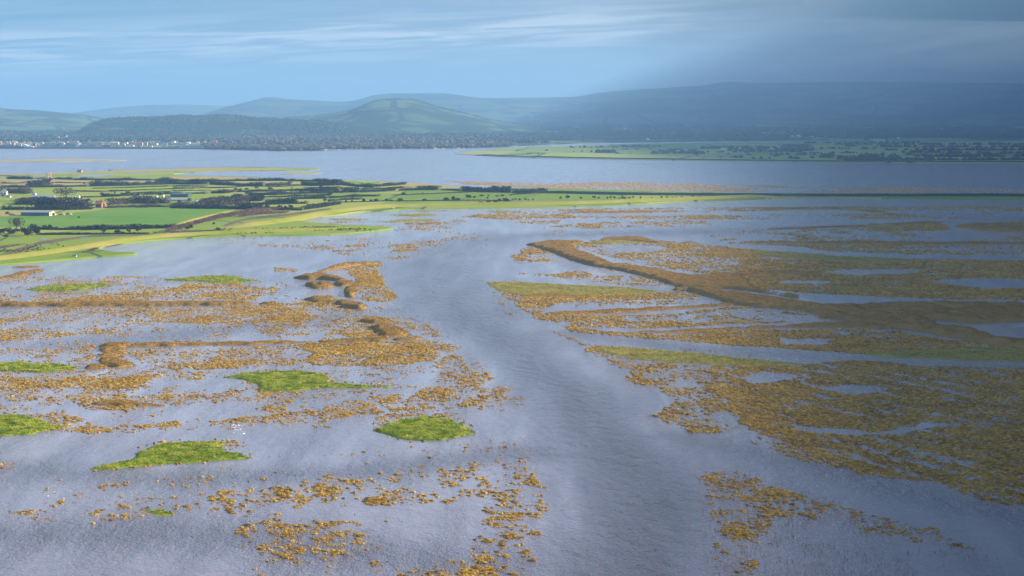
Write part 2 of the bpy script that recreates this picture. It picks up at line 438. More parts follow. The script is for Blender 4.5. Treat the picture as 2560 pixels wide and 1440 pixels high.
def sweep(name, pts, w, h, m, z0=.8, skew=0):
    P = gpoly(pts, z0)
    # resample
    Q = [P[0]]
    for a, b in zip(P[:-1], P[1:]):
        n = max(1, int(np.linalg.norm(b-a)/15))
        for k in range(1, n+1): Q.append(a + (b-a)*k/n)
    Q = np.array(Q)
    for _ in range(6): Q[1:-1] = (Q[:-2]+Q[1:-1]*2+Q[2:])/4
    T = np.gradient(Q, axis=0); T /= np.linalg.norm(T, axis=1)[:, None]
    Nn = np.stack([-T[:, 1], T[:, 0]], -1)
    prof = [(-.5,-.2),(-.38,.18),(-.15,.85),(-.07,1),(.1,1),(.18,.85),(.4,.2),(.5,-.2)]
    V = []; n = len(Q)
    for k in range(n):
        e = min(1, k/3, (n-1-k)/3)
        hh = h*(.9+.2*float(vnoise(Q[k][0]/30, Q[k][1]/30)))*e
        for u, v in prof:
            p = Q[k]+Nn[k]*u*w
            V.append((p[0], p[1], z0-.05+v*hh))
    c = len(prof); F = []
    for k in range(n-1):
        for a in range(c-1):
            F.append((k*c+a, (k+1)*c+a, (k+1)*c+a+1, k*c+a+1))
    me = bpy.data.meshes.new(name); me.from_pydata(V, [], F); me.materials.append(m)
    for p in me.polygons: p.use_smooth = True
    me.flip_normals() if me.polygons[0].normal.z < 0 else None
    return tag(link(name, me), kind='structure')
sweep('embankment', [(-600,700),(0,648),(100,634),(200,620),(300,601),(426,589),(600,580),(760,577),(860,571),(900,568)], 22, 2.2, M['bank'])
sweep('embankment', [(560,570),(650,560),(720,552),(770,540),(852,527),(950,517),(1100,513.5),(1280,512.5),(1400,511),(1600,503),(1800,495.5),(1950,490)], 26, 3.0, M['bank'])
sweep('embankment', [(1300,481),(1370,482),(1560,487),(1760,488),(1930,490),(2130,490.5),(2350,490),(2560,490),(3300,490)], 26, 3.2, M['hill_wood'])
sweep('embankment', [(426,569),(480,553),(540,539),(600,525)], 14, 2.2, M['bank'])

# the sand spit in the estuary and low shore spits
tag(sheet('sandbank', [(-600,401),(0,400),(130,397),(190,395.5),(215,397),(260,398),(300,398.5),(322,399.5),(290,402),(200,403),(100,405),(-600,407)], .8, M['sand'], -.3), kind='structure')
tag(sheet('mud_bank', [(620,421),(700,420),(770,421),(792,422),(740,423),(650,423)], .5, M['rough_land'], -.3), kind='structure')
tag(sheet('mud_bank', [(690,434),(740,431.5),(790,430.5),(808,432),(780,434.5),(720,436)], .4, M['rough_land'], -.3), kind='structure')

# far peninsula across the estuary
tag(sheet('far_peninsula', [(1128,384),(1160,381),(1200,376),(1250,371),(1290,368),(1400,365),(1500,362),(1640,358),(1900,356),(2100,354),(2560,352),(2900,352),(2900,408),(2560,406.5),(2100,405),(1900,403),(1700,400),(1500,397),(1400,395),(1280,392),(1250,390),(1190,387)], 1.0, M['far_field'], -.3, it=1), kind='structure')
sweep('embankment', [(1190,387),(1280,391),(1400,394),(1500,396),(1700,399),(1900,402),(2100,404),(2560,405.5),(2900,406)], 30, 2.6, M['hill_wood'], 1.0)

# ---------------------------------------------------------------- far mainland
shx = [-800,0,160,350,480,600,700,798,850,950,1100,1280,1400,1500,1660,1900,2100,2560,3400]
shy = [371,371,371,371.5,372,373.5,376,375,372,371,370,366,361,357.5,355.5,352,351,349,349]
def far_z(D):
    t = np.clip((D-6000)/8500, 0, 1)
    return 2 + 50*t**1.15
cols = np.arange(-800, 3401, 50.)
rowsD = [0,60,200,450,800,1300,2000,3000,4200,5500,7000,8500,10500,13000,17000,24000,40000,60000]
V = []
for c in cols:
    y0 = np.interp(c, shx, shy); D0 = dist_at(y0)
    for k, r in enumerate(rowsD):
        D = D0 + r
        z = -.5 if k == 0 else float(far_z(D))
        V.append((az_x(c, D), D, z))
n = len(rowsD); F = []
for a in range(len(cols)-1):
    for b in range(n-1):
        F.append((a*n+b, (a+1)*n+b, (a+1)*n+b+1, a*n+b+1))
tag(link('far_plain', np_mesh('far_plain', V, F, M['far_land'], smooth=True)), kind='structure')
# sea wall below the seafront
w = MB()
pts = [(-300,371),(0,371.2),(350,371.8),(480,372.5),(600,374),(700,376.3),(798,375.5)]
prev = None
for a, b in zip(pts[:-1], pts[1:]):
    p, q2 = gp(*a), gp(*b)
    w.add([(p[0],p[1],-.5),(q2[0],q2[1],-.5),(q2[0],q2[1],4.2),(p[0],p[1],4.2),(p[0],p[1]+40,-.5),(q2[0],q2[1]+40,-.5),(q2[0],q2[1]+40,4.3),(p[0],p[1]+40,4.3)],
          [(0,1,2,3),(3,2,6,7),(4,7,6,5),(0,3,7,4),(1,5,6,2)])
tag(w.build('sea_wall', M['seawall']), 'long dark sea wall along the far town seafront', 'wall')

# ---------------------------------------------------------------- hills
def hill(name, crest, D, wf, wb, m, rough=.06, seed=1, zb=0, power=1.2, bump=0):
    xs = np.arange(crest[0][0], crest[-1][0]+1, 12.)
    top = np.interp(xs, [c[0] for c in crest], [c[1] for c in crest])
    k = np.ones(3)/3
    top = np.convolve(np.pad(top, 1, 'edge'), k, 'valid')
    zc = np.array([z_at(t, D) for t in top])
    ts = np.concatenate([np.linspace(-1, 0, 36), np.linspace(0, 1, 10)[1:]])
    T, XX = np.meshgrid(ts, xs)
    d = D + np.where(T < 0, T*wf, T*wb)
    x = (XX-1280)/FPX*D/CP * (d/D)**.6
    prof = np.cos(np.clip(np.abs(T), 0, 1)*math.pi/2)**power
    gully = (fbm(x/900, d/1400, seed, 4)-.5)
    base = far_z(d)-6
    Zc = zc[:, None]
    z = base + (Zc-base)*prof*(1+rough*gully*4*np.abs(T)) + bump*vnoise(x/25, d/25, seed)*(np.abs(T) < .98)
    # keep crest exact
    V = np.stack([x, d, z], -1).reshape(-1, 3)
    a, b = len(xs), len(ts)
    i, j = np.meshgrid(np.arange(b-1), np.arange(a-1))
    q = (j*b+i).ravel()
    F = np.stack([q, q+b, q+b+1, q+1], -1)
    return tag(link(name, np_mesh(name, V, F, m, smooth=True)), kind='structure')
hill('hills', [(-500,290),(-200,285),(100,290),(200,283),(240,277),(300,269),(380,262.5),(470,261),(560,264),(620,266),(760,280),(900,300)], 20000, 3500, 2000, M['hill_far'], seed=2)
hill('hills', [(450,318),(520,290),(560,275),(600,262),(640,253),(668,244),(690,242),(712,246),(740,248.5),(860,255),(900,251),(925,243),(945,238),(980,234.5),(1040,234),(1110,233.5),(1140,236),(1170,241),(1205,245.5),(1240,245),(1300,244.5),(1420,243),(1450,240.5),(1480,234),(1520,229),(1560,226),(1640,221),(1700,217),(1750,214),(1780,208),(1800,205.5),(1830,205.5),(1860,208),(2000,207),(2200,206),(2400,208),(2560,210),(2900,212),(3300,240)], 16000, 3800, 2500, M['hill_far'], seed=5, rough=.1)
hill('hills', [(-500,268),(-200,262),(0,267),(18,268),(30,273),(100,275),(150,280),(200,284),(235,289),(280,298),(330,306),(400,320)], 11000, 2500, 1500, M['mound'], seed=7)
hill('hills', [(215,332),(232,322),(245,312),(268,303),(300,298.5),(340,297),(380,295.5),(420,295),(470,291),(480,293),(500,294),(560,289.5),(600,292),(640,297),(700,300),(800,304),(900,312),(1050,332)], 8200, 900, 700, M['hill_wood'], seed=9, bump=9)
hill('hills', [(560,320),(640,303),(700,298),(740,294),(790,290),(830,285),(860,280),(885,275),(905,267),(925,258),(945,252),(965,249),(1000,247.5),(1040,249.5),(1058,253),(1080,262),(1110,270),(1150,280),(1190,290),(1210,292),(1240,302),(1280,308),(1320,316),(1380,330)], 9500, 1700, 1200, M['mound'], seed=12, rough=.12)

# ---------------------------------------------------------------- leaf cloud builder
def leaf_cloud(C, S, size, var, rs=RS, flatten=.7):
    """C centres (n,3); one irregular quad per centre"""
    n = len(C)
    a = rs.normal(size=(n, 3)); a /= np.linalg.norm(a, axis=1)[:, None]
    b = np.cross(a, rs.normal(size=(n, 3))); b /= np.linalg.norm(b, axis=1)[:, None]
    s = (size*(.6+.8*rs.rand(n)))[:, None]
    V = np.stack([C+a*s, C+b*s*.7, C-a*s*.9, C-b*s*.8], 1).reshape(-1, 3)
    F = np.arange(4*n).reshape(-1, 4)
    return V, F, np.repeat(var, 4)

def blob_points(n, blobs, rs=RS):
    """points near the surface of the union of ellipsoids (cx,cy,cz,rx,ry,rz)"""
    B = np.array(blobs); k = rs.choice(len(B), n, p=(B[:,3]*B[:,5])/(B[:,3]*B[:,5]).sum())
    d = rs.normal(size=(n, 3)); d /= np.linalg.norm(d, axis=1)[:, None]
    r = .55+.5*rs.rand(n)**.6
    P = B[k,:3] + d*B[k,3:]*r[:, None]
    P[:, 2] = np.maximum(P[:, 2], .15)
    return P

def crown_mesh(name, m, kind, seed):
    """unit tree 1 m high and about 1 m wide"""
    rs = np.random.RandomState(seed); blobs = []
    if kind == 'bush':
        for k in range(6):
            an = rs.rand()*6.28; r = .28*rs.rand()
            blobs.append((r*math.cos(an), r*math.sin(an), .3+.35*rs.rand(), .2+.12*rs.rand(), .2+.12*rs.rand(), .22+.1*rs.rand()))
        blobs.append((0,0,.3,.42,.4,.3)); n, s = 420, .07
    elif kind == 'tree':
        for k in range(8):
            an = k*2.4+rs.rand(); r = .12+.26*rs.rand()
            blobs.append((r*math.cos(an), r*math.sin(an), .42+.38*rs.rand(), .15+.1*rs.rand(), .15+.1*rs.rand(), .15+.1*rs.rand()))
        n, s = 430, .055
    else:                                                   # bare winter tree: finer and thinner
        for k in range(9):
            an = k*2.4+rs.rand(); r = .10+.26*rs.rand()
            blobs.append((r*math.cos(an), r*math.sin(an), .45+.35*rs.rand(), .17+.1*rs.rand(), .17+.1*rs.rand(), .18+.1*rs.rand()))
        n, s = 620, .034
    P = blob_points(n, blobs, rs)
    V, F, v = leaf_cloud(P, None, s, rs.rand(n)*.7+.15, rs)
    return np_mesh(name, V, F, m, v)

def trunk_mesh(kind, seed):
    rs = random.Random(seed); b = MB()
    b.limb((0,0,-.03), (rs.uniform(-.02,.02), 0, .35), .035, .025)
    for k in range(5):
        an = k*1.26+rs.random(); l = rs.uniform(.2,.33)
        b.limb((0,0,.25+.03*k), (l*math.cos(an), l*math.sin(an), rs.uniform(.55,.85)), .018, .006, 4)
    b.limb((0,0,.33), (0,.02,.8), .022, .006, 4)
    return b.mesh('trunk', M['trunk'])
CR = {}
for kind, mm in (('bush','hedge'),('tree','hedge'),('bare','bare')):
    CR[kind] = [(crown_mesh('crown', M[mm], kind, 30+k), trunk_mesh(kind, 60+k)) for k in range(3)]
CR['conifer'] = [(crown_mesh('crown', M['conifer'], 'tree', 40+k), trunk_mesh('tree', 70+k)) for k in range(2)]
NTREE = [0]
def tree(px, py, wpx, hpx, kind, label, group=None, cat=None, z=.8):
    x, y = gp(px, py, z)
    k = y/FPX
    name = {'bush':'bush','tree':'tree','bare':'bare_tree','conifer':'evergreen_tree'}[kind]
    NTREE[0] += 1
    cm, tm = CR[kind][NTREE[0] % len(CR[kind])]
    e = empty(name, (x, y, z-.05), rnd.random()*6.28)
    tag(e, label, cat or ('bush' if kind == 'bush' else 'tree'), group)
    sx, sz = wpx*k*1.05, hpx*k
    for nm, me in (('crown', cm), ('trunk', tm)):
        c = link(nm, me, e); c.scale = (sx, sx, sz)
    return e

ORD = ['first','second','third','fourth','fifth','sixth','seventh','eighth','ninth','tenth','eleventh','twelfth','thirteenth','fourteenth','fifteenth','sixteenth','seventeenth','eighteenth','nineteenth','twentieth','twenty-first','twenty-second','twenty-third','twenty-fourth','twenty-fifth','twenty-sixth','twenty-seventh','twenty-eighth']
def hedge(pts, hpx, label, vary=.5, step=1.6, gaps=0, w=3.0, mat='hedge', name='hedge', cat='hedge', seed=None, dens=9, group=None, z=.8):
    rs = np.random.RandomState(seed if seed is not None else int(abs(pts[0][0])*7+pts[0][1]*3) % 9999)
    P = gpoly(pts, z); C = []; SZ = []; RG = []
    base = P[0].copy()
    L = 0
    for a, b in zip(P[:-1], P[1:]):
        d = np.linalg.norm(b-a); n = max(1, int(d/step))
        for k in range(n):
            p = a+(b-a)*(k+rs.rand())/n
            L += d/n
            hm = hpx*(1.12 if hpx < 14 else .9)*p[1]/FPX
            nz = float(fbm(np.array(L/22.), np.array(pts[0][1]*1.), 4, 3))
            if gaps and nz < gaps: continue
            h = hm*max(.5, 1-vary + vary*2.2*max(0, nz-.2))
            RG.append((p[0], p[1], h))
            m = int(dens*2.2)
            q = np.empty((m, 3))
            q[:, 0] = p[0]+rs.normal(size=m)*step*.7; q[:, 1] = p[1]+rs.normal(size=m)*w*.5
            q[:, 2] = z+.1+h*rs.rand(m)**.75
            C.append(q); SZ += [max(.4, h*.11)]*m
    C = np.concatenate(C); SZ = np.array(SZ)
    C[:, :2] -= base; C[:, 2] -= z
    V, F, v = leaf_cloud(C, None, SZ, rs.rand(len(C)), rs)
    RG = np.array(sorted(RG, key=lambda q: (q[0]-base[0])*np.sign(P[-1][0]-P[0][0])))
    if len(RG) > 2:                                  # the dense twiggy heart of the hedge, one uneven ridge
        RG = RG[::2] if len(RG) > 6 else RG
        n = len(RG); prof = np.array([(-.55,-.05),(-.5,.35),(-.15,.72),(.2,.7),(.5,.3),(.55,-.05)])
        yy = np.convolve(np.pad(RG[:, 1], 2, 'edge'), np.ones(5)/5, 'valid')
        ww = w*.8*(.7+.6*rs.rand(n, 6)); hh = RG[:, 2][:, None]*(.75+.4*rs.rand(n, 6))
        hh[[0, -1]] *= .4
        CV = np.stack([np.repeat(RG[:, 0:1]-base[0], 6, 1)+rs.normal(size=(n, 6))*.3, yy[:, None]-base[1]+prof[None, :, 0]*ww, prof[None, :, 1]*hh], -1).reshape(-1, 3)
        i, j = np.meshgrid(np.arange(5), np.arange(n-1)); q = (j*6+i).ravel()
        CF = np.stack([q, q+6, q+7, q+1], -1)+len(V)
        V = np.concatenate([V, CV]); F = np.concatenate([F, CF]); v = np.concatenate([v, rs.rand(len(CV))*.5])
    o = link(name, np_mesh(name, V, F, M[mat], v)); o.location = (base[0], base[1], z)
    return tag(o, label, cat, group)
# ---------------------------------------------------------------- hedges of the near farmland
H = hedge
H([(18,447),(82,448.5)], 9, 'dark evergreen thicket beside the pool left of the old brick tower', vary=.4, w=8, dens=14, mat='conifer', name='thicket', cat='thicket')
H([(84,447.5),(118,446.5)], 4, 'short low hedge running into the foot of the old brick tower')
H([(134,448),(182,449.5)], 7, 'dark hedge just right of the old brick tower', dens=12)
H([(182,450),(300,451),(426,451.5)], 7, 'long bushy hedge behind the left fields, nearest the far lagoon', vary=.7, w=5, dens=12)
H([(0,468),(70,469),(150,467.5),(222,466)], 7, 'dark hedge behind the left farm trees', vary=.6, dens=12)
H([(222,466),(330,463.5),(426,460),(500,461)], 11, 'tall tree-filled hedge behind the widest left pasture', vary=.8, w=6, dens=14)
H([(68,467),(100,467),(126,466)], 21, 'dense brown copse in front of the old brick tower', vary=.3, w=12, dens=26, mat='bare', name='copse', cat='copse')
H([(186,478.5),(240,479.5),(300,478),(426,472.5),(480,471)], 3, 'thin low hedge crossing the middle of the left pastures', vary=.8)
H([(198,493.5),(260,492.5),(300,491)], 3, 'thin hedge behind the pair of white silos')
H([(250,491),(300,490),(350,488.5)], 7, 'bushy hedge behind the row of white silos', vary=.8, dens=12)
H([(350,487),(426,485),(520,484)], 5, 'hedge above the dark green shed', vary=.8)
H([(426,453),(520,453.5),(600,452.5),(700,452),(770,453),(852,455.5)], 7, 'long dark hedge along the landward side of the lagoon', vary=.6, w=5, dens=13)
H([(426,460),(500,461.5),(520,459)], 9, 'double row hedge below the lagoon hedge', vary=.6, dens=13)
H([(524,461),(590,464),(660,466)], 10, 'dark wooded hedge left of the straw coloured field', vary=.5, w=6, dens=15)
H([(662,464.5),(730,462)], 8, 'rounded dark hedge in the middle of the straw coloured field', vary=.4, w=6, dens=15)
H([(754,463),(800,464.5),(852,463)], 12, 'tall dark copse at the right end of the straw coloured field', vary=.5, w=9, dens=18, name='copse', cat='copse')
H([(852,461),(890,466),(930,468),(1016,461)], 8, 'curving dark hedge at the edge of the far saltmarsh', vary=.5, w=7, dens=15)
H([(430,471),(560,470),(620,466),(700,467),(765,462.5)], 3, 'low broken hedge between two bright middle pastures', vary=.9)
H([(526,483),(560,483.5),(585,480)], 8, 'bushy hedge right of the dark green shed', vary=.7, dens=12)
H([(588,480),(660,479),(720,477),(800,477),(852,476)], 8, 'bushy hedge across the centre of the peninsula', vary=.8, w=5, dens=13)
H([(618,489),(690,487.5),(770,484),(852,481),(892,481)], 9, 'second bushy hedge across the centre, closer to the bank', vary=.7, w=5, dens=14)
H([(852,482),(896,480)], 13, 'rounded copse in the middle of the far bright pastures', vary=.3, w=8, dens=18, name='copse', cat='copse')
H([(898,481),(960,478.5),(990,476)], 10, 'dense dark hedge to the left of the long shore hedge', vary=.4, w=6, dens=16)
H([(996,477),(1040,475.5),(1092,475)], 10, 'treelined hedge under the far saltmarsh, left stretch', vary=.6, w=6, dens=15)
H([(1040,474),(1100,474)], 9, 'tall rounded shelter belt at the saltmarsh edge', vary=.3, w=9, dens=18, name='shelter_belt', cat='hedge')
H([(1100,475.5),(1155,476.5)], 4, 'brown reedy hedge between two dark shelter belts', mat='bare')
H([(1154,477),(1200,479.5),(1278,481)], 13, 'dense dark belt of trees against the estuary, left half', vary=.35, w=12, dens=22, name='shelter_belt', cat='hedge')
H([(1278,482),(1330,482),(1368,480)], 10, 'dense dark belt of trees against the estuary, right half', vary=.35, w=12, dens=20, name='shelter_belt', cat='hedge')
H([(1278,487),(1320,485),(1340,483)], 3, 'thin hedge sloping up to the right end of the tree belt')
H([(1560,486),(1600,485.5)], 5, 'low dark thicket on the long far bank', w=6)
H([(1756,486),(1800,487),(1860,488)], 6, 'dark scrub on top of the far bank near its right end', w=7, dens=14)
H([(1868,489.5),(1902,490)], 5, 'last small hedge at the right tip of the farmland', w=5)
H([(2130,491),(2155,491)], 5, 'lone dark thicket on the thin bank at far right', w=8, dens=18, name='thicket', cat='thicket')
H([(660,507),(700,506.5),(745,506.5)], 15, 'thick dark spinney in the middle pastures', vary=.35, w=12, dens=26, name='spinney', cat='copse')
H([(740,498),(780,497),(820,496)], 11, 'dark hedge right of the thick spinney', vary=.5, w=6, dens=15)
H([(820,495.5),(852,494),(900,491.5),(950,490.5)], 7, 'hedge tapering away to the right above the bank', vary=.7, w=4, dens=13)
H([(982,488.5),(1060,485.5),(1180,480.5)], 1.6, 'very thin hedge line across the bright pasture')
H([(852,506.5),(900,505),(960,503),(1040,503),(1110,502),(1200,501),(1278,503)], 2, 'thin hedge along the inside of the shore bank')
H([(426,520),(500,521.5),(590,522),(660,524)], 9, 'black shaded hedge behind the bright green crop field', vary=.4, w=6, dens=16)
H([(426,516),(500,515),(560,512),(620,508)], 18, 'brown wood right of the row of silos', vary=.5, w=22, dens=30, mat='bare', name='wood', cat='wood')
H([(500,506),(560,504),(600,500),(655,502)], 17, 'darker wood rising behind the little red house', vary=.5, w=20, dens=28, name='wood', cat='wood')
H([(590,522.5),(660,524),(760,526)], 13, 'dark wooded hedge above the bramble bank', vary=.6, w=7, dens=18)
H([(760,524),(800,519),(852,510)], 11, 'bushy hedge climbing to the right behind the bank track', vary=.6, w=6, dens=15)
H([(620,502),(650,503),(655,498)], 10, 'round clump of trees left of the thick spinney', vary=.4, w=9, dens=22, name='copse', cat='copse')
H([(90,573),(150,575),(250,574.5),(330,573),(400,571),(440,570)], 10, 'dark hedge along the near edge of the bright green crop field', vary=.55, w=4, dens=16, step=1.2)
H([(95,587),(200,586.5),(260,586),(370,584.5)], 5, 'second thinner dark hedge nearest the water on the left', vary=.5, w=3, dens=13, step=1.2)
H([(0,524),(60,524.5),(110,524.5)], 8, 'shaded hedge behind the long blue barn', vary=.4, w=5, dens=14)
H([(100,524.5),(180,524.5),(232,523)], 12, 'dark farmyard hedge right of the long blue barn', vary=.4, w=7, dens=18)
H([(262,520),(330,518),(426,517)], 6, 'grey hedge along the top of the bright green crop field', vary=.5, w=5, dens=13, mat='bare')
H([(90,518),(130,519),(185,518)], 28, 'black evergreen shelter belt in the middle of the farmyard', vary=.3, w=16, dens=34, mat='conifer', name='evergreen_belt', cat='trees')
H([(0,481),(40,482),(75,484)], 17, 'tangled brown trees around the house at the left edge', vary=.4, w=18, dens=28, mat='bare', name='wood', cat='wood')
H([(40,508),(70,510),(90,512)], 20, 'brown garden trees left of the evergreen belt', vary=.4, w=16, dens=28, mat='bare', name='wood', cat='wood')
H([(150,520),(190,519),(222,520)], 24, 'bare brown trees between the evergreen belt and the red roofed house', vary=.4, w=16, dens=30, mat='bare', name='wood', cat='wood')
H([(270,512),(330,508),(426,508)], 13, 'sparse leafless trees under the row of silos', vary=.7, w=10, dens=14, mat='bare', name='wood', cat='wood')
H([(430,577),(470,565),(520,552),(570,541),(620,531),(690,527)], 8, 'purple brown bramble thicket on the shore bank', vary=.4, w=26, dens=46, mat='bramble', name='bramble_thicket', cat='thicket', step=2)
H([(600,540),(660,534),(720,531)], 5, 'upper patch of purple brambles behind the bank track', vary=.4, w=24, dens=34, mat='bramble', name='bramble_thicket', cat='thicket', step=2)
H([(400,581),(450,580),(520,578),(560,576)], 3, 'low rusty scrub beside the near end of the crop field', vary=.4, w=12, dens=16, mat='bramble', name='scrub', cat='scrub')
H([(0,620),(30,616),(50,612)], 2, 'low dark scrub patch on the left bank', w=6, mat='bramble', name='scrub', cat='scrub')
H([(760,572),(800,568),(840,569)], 2, 'dark rushy patch on the grassy point', w=14, mat='bramble', name='scrub', cat='scrub', dens=6)['kind'] = 'stuff'
H([(205,632),(225,628),(240,622)], 3, 'small brown bush line on the near waterside bank', w=4, mat='bramble', name='scrub', cat='scrub')

H([(436,466),(500,466.5),(520,466)], 2.5, 'thin dark hedge below the double row hedge')
H([(430,477),(480,476.5),(524,476)], 2.5, 'low straight hedge above the dark green shed')
H([(610,484),(660,484),(720,482)], 3, 'thin hedge between the two bushy centre hedges, left part', vary=.8)
H([(640,494),(700,493),(760,490),(830,488)], 6, 'dark hedge just above the thick spinney', vary=.8, w=4, dens=12)
H([(822,503),(860,500),(905,498.5)], 5, 'short bushy hedge above the inside bank hedge', vary=.8)
H([(590,513),(640,512),(700,511),(770,509)], 6, 'bushy hedge under the thick spinney', vary=.8, w=4, dens=12)
H([(770,471),(820,469.5),(850,469)], 4, 'small hedge left of the rounded copse', vary=.8)
H([(905,471),(960,472),(1010,470)], 4, 'small broken hedge behind the dense dark hedge', vary=.9)
H([(230,471.5),(300,470),(420,466)], 2, 'faint hedge across the widest left pasture')
H([(262,501),(300,500),(345,499)], 4, 'hedge left of the leftmost silo of the row', vary=.8)
H([(300,485),(350,483),(426,480)], 2.5, 'faint hedge above the bushy silo hedge', vary=.9)
H([(0,459),(40,459),(68,458)], 5, 'short brown hedge at the left edge above the house', vary=.6, mat='bare', w=5)
H([(130,457),(180,458),(230,457)], 3, 'low hedge to the right of the brown copse', vary=.8)

# ---------------------------------------------------------------- single trees and bushes
def row(items, kind, phrase, group, wf=1):
    for k, (x, y, w, h) in enumerate(items):
        kk = kind if not isinstance(kind, list) else kind[k % len(kind)]
        tree(x, y, w, h, kk, '%s %s' % (ORD[k], phrase), group)
row([(865,506,9,7),(880,505,6,6),(910,504.5,11,10),(927,504,11,7),(940,504,12,9),(966,503,12,8),(979,503,12,6),(1000,502.5,14,9),(1040,502,8,2),(1060,501.5,14,6),(1116,501.5,16,10),(1133,501,14,12),(1146,501.5,15,9)],
    'bush', 'round dark bush from the left along the thin hedge inside the shore bank', 'round bushes along the shore bank hedge')
row([(1009,487.5,12,8),(1057,485.5,6,5),(1069,485,4,2.5),(1094,484,5,2.5)], 'bush', 'bush from the left on the very thin hedge line', 'bushes on the thin pasture hedge')
row([(1172,495,18,10),(1185,495,10,7),(1204,490.5,14,5),(1221,491,6,5),(1219,497.5,6,7),(1242,491,10,4),(1256,490.5,14,5),(1204,510,13,9),(1221,510,16,10),(1238,506,14,8),(1248,504,14,10),(1262,501,12,8),(1270,502,9,6),(1277,489,6,4)],
    'bush', 'bush from the left in the scattered group near the middle of the bank', 'scattered bushes in the centre pasture')
row([(1281,502,5,6),(1289,502,6,8),(1299,502,8,7),(1313,502,7,7),(1321,502,6,5),(1332,502,6,7)], 'tree', 'small tree from the left in the short row beyond the scattered bushes', 'short row of small trees')
row([(1402,499.5,7,9),(1419,499,14,12),(1452,498.5,8,8),(1485,498.5,9,10),(1496,498.5,9,7)], 'tree', 'separate round tree from the left in the long bright pasture', 'separate round trees in the long pasture')
row([(1519,498.5,6,8),(1527,498,8,9),(1536,498,8,8),(1548,498,6,5),(1556,498,8,6),(1563,498,7,6),(1573,498,7,8),(1583,498,8,9),(1601,499.5,6,10),(1629,499,4,9),(1654,497.5,6,8),(1668,497.5,8,8),(1680,496,6,5),(1690,496,7,5),(1704,494,6,4),(1750,493,6,4)],
    ['tree','bare'], 'tree from the left in the thin wind-bent row above the right shoreline', 'wind-bent row of trees by the right shoreline')
row([(1877,492,3,6),(1884,492,3,5),(1891,492,3,6),(1898,492,3,6)], 'bare', 'thin tree from the left at the right tip of the farmland', 'thin trees at the tip of the land')
tree(1449,507,9,3, 'bush', 'single low bush on the grassy slope below the long pasture')
tree(42,577,40,40, 'bare', 'large bare brown winter tree in front of the long blue barn')
tree(165,497,58,30, 'bare', 'largest rounded brown tree behind the farm roofs')
tree(68,518,34,26, 'bare', 'bare rounded tree left of the grey farm barn')
row([(10,584,34,18),(30,585,20,16),(44,584,18,14),(62,583,22,20),(80,588,28,28),(92,586,20,20),(70,592,26,20),(88,576,16,18),(14,596,16,11),(2,583,20,14)], ['tree','bush'], 'dark tree or bush from the left in the cluster under the bare winter tree', 'dark cluster below the bare winter tree')
row([(260,585,12,15),(293,584,20,12),(308,584,14,7),(322,583.5,11,12),(345,583,20,18),(387,583,12,5)], ['tree','bush','bush','tree','tree'], 'tree standing up from the second hedge, counted from the left', 'trees in the second near hedge')
row([(112,573,12,12),(126,573,16,13),(140,574,14,9),(225,574,10,9),(260,573,12,14),(355,572,18,13),(372,572,8,11),(395,571,14,12)], ['tree','bush'], 'taller bush from the left in the hedge below the crop field', 'taller bushes in the crop field hedge')
row([(278,482,8,9),(287,486,6,8),(256,490,10,10),(270,491,14,8),(320,486,12,9),(330,488,10,6),(345,488,8,8),(400,490,12,7),(480,474,10,6),(318,460,10,8),(210,462,7,6)], 'tree', 'small tree from the left in the upper left pastures', 'small trees in the upper left pastures')
row([(590,478,14,9),(600,479,10,10),(616,478,12,9),(676,478,16,12),(640,472,12,7),(696,466,10,4),(706,449,7,5),(732,451,14,6),(780,464,16,10),(802,471,10,8),(826,490,12,15),(842,480,12,8)], 'tree', 'rounded tree from the left among the centre hedges', 'rounded trees among the centre hedges')
row([(812,505,12,9),(824,505,10,8),(700,524,16,12),(714,522,12,9),(728,523,14,14),(590,508,16,16),(620,505,20,20),(560,505,18,20),(474,508,12,14),(448,512,14,14),(648,521,18,14),(668,521,16,12)], ['tree','bush'], 'tree from the left in the wooded strip above the brambles', 'trees of the wooded strip above the brambles')
row([(285,512,9,10),(316,516,14,16),(370,516,14,18),(392,514,12,14)], 'bare', 'leafless tree from the left along the lane under the silos', 'leafless trees along the lane')
row([(10,524,10,14),(26,523,12,12),(8,496,12,12),(52,478,16,14),(66,476,14,16)], 'bare', 'leafless tree from the left near the house at the left edge', 'leafless trees by the left edge house')
row([(42,512,10,9),(535,561,7,8),(545,576,12,9),(468,573,16,9),(478,570,14,10),(605,524,8,6)], 'bush', 'dark bush from the left in the brambles of the shore bank', 'dark bushes in the shore bank brambles')

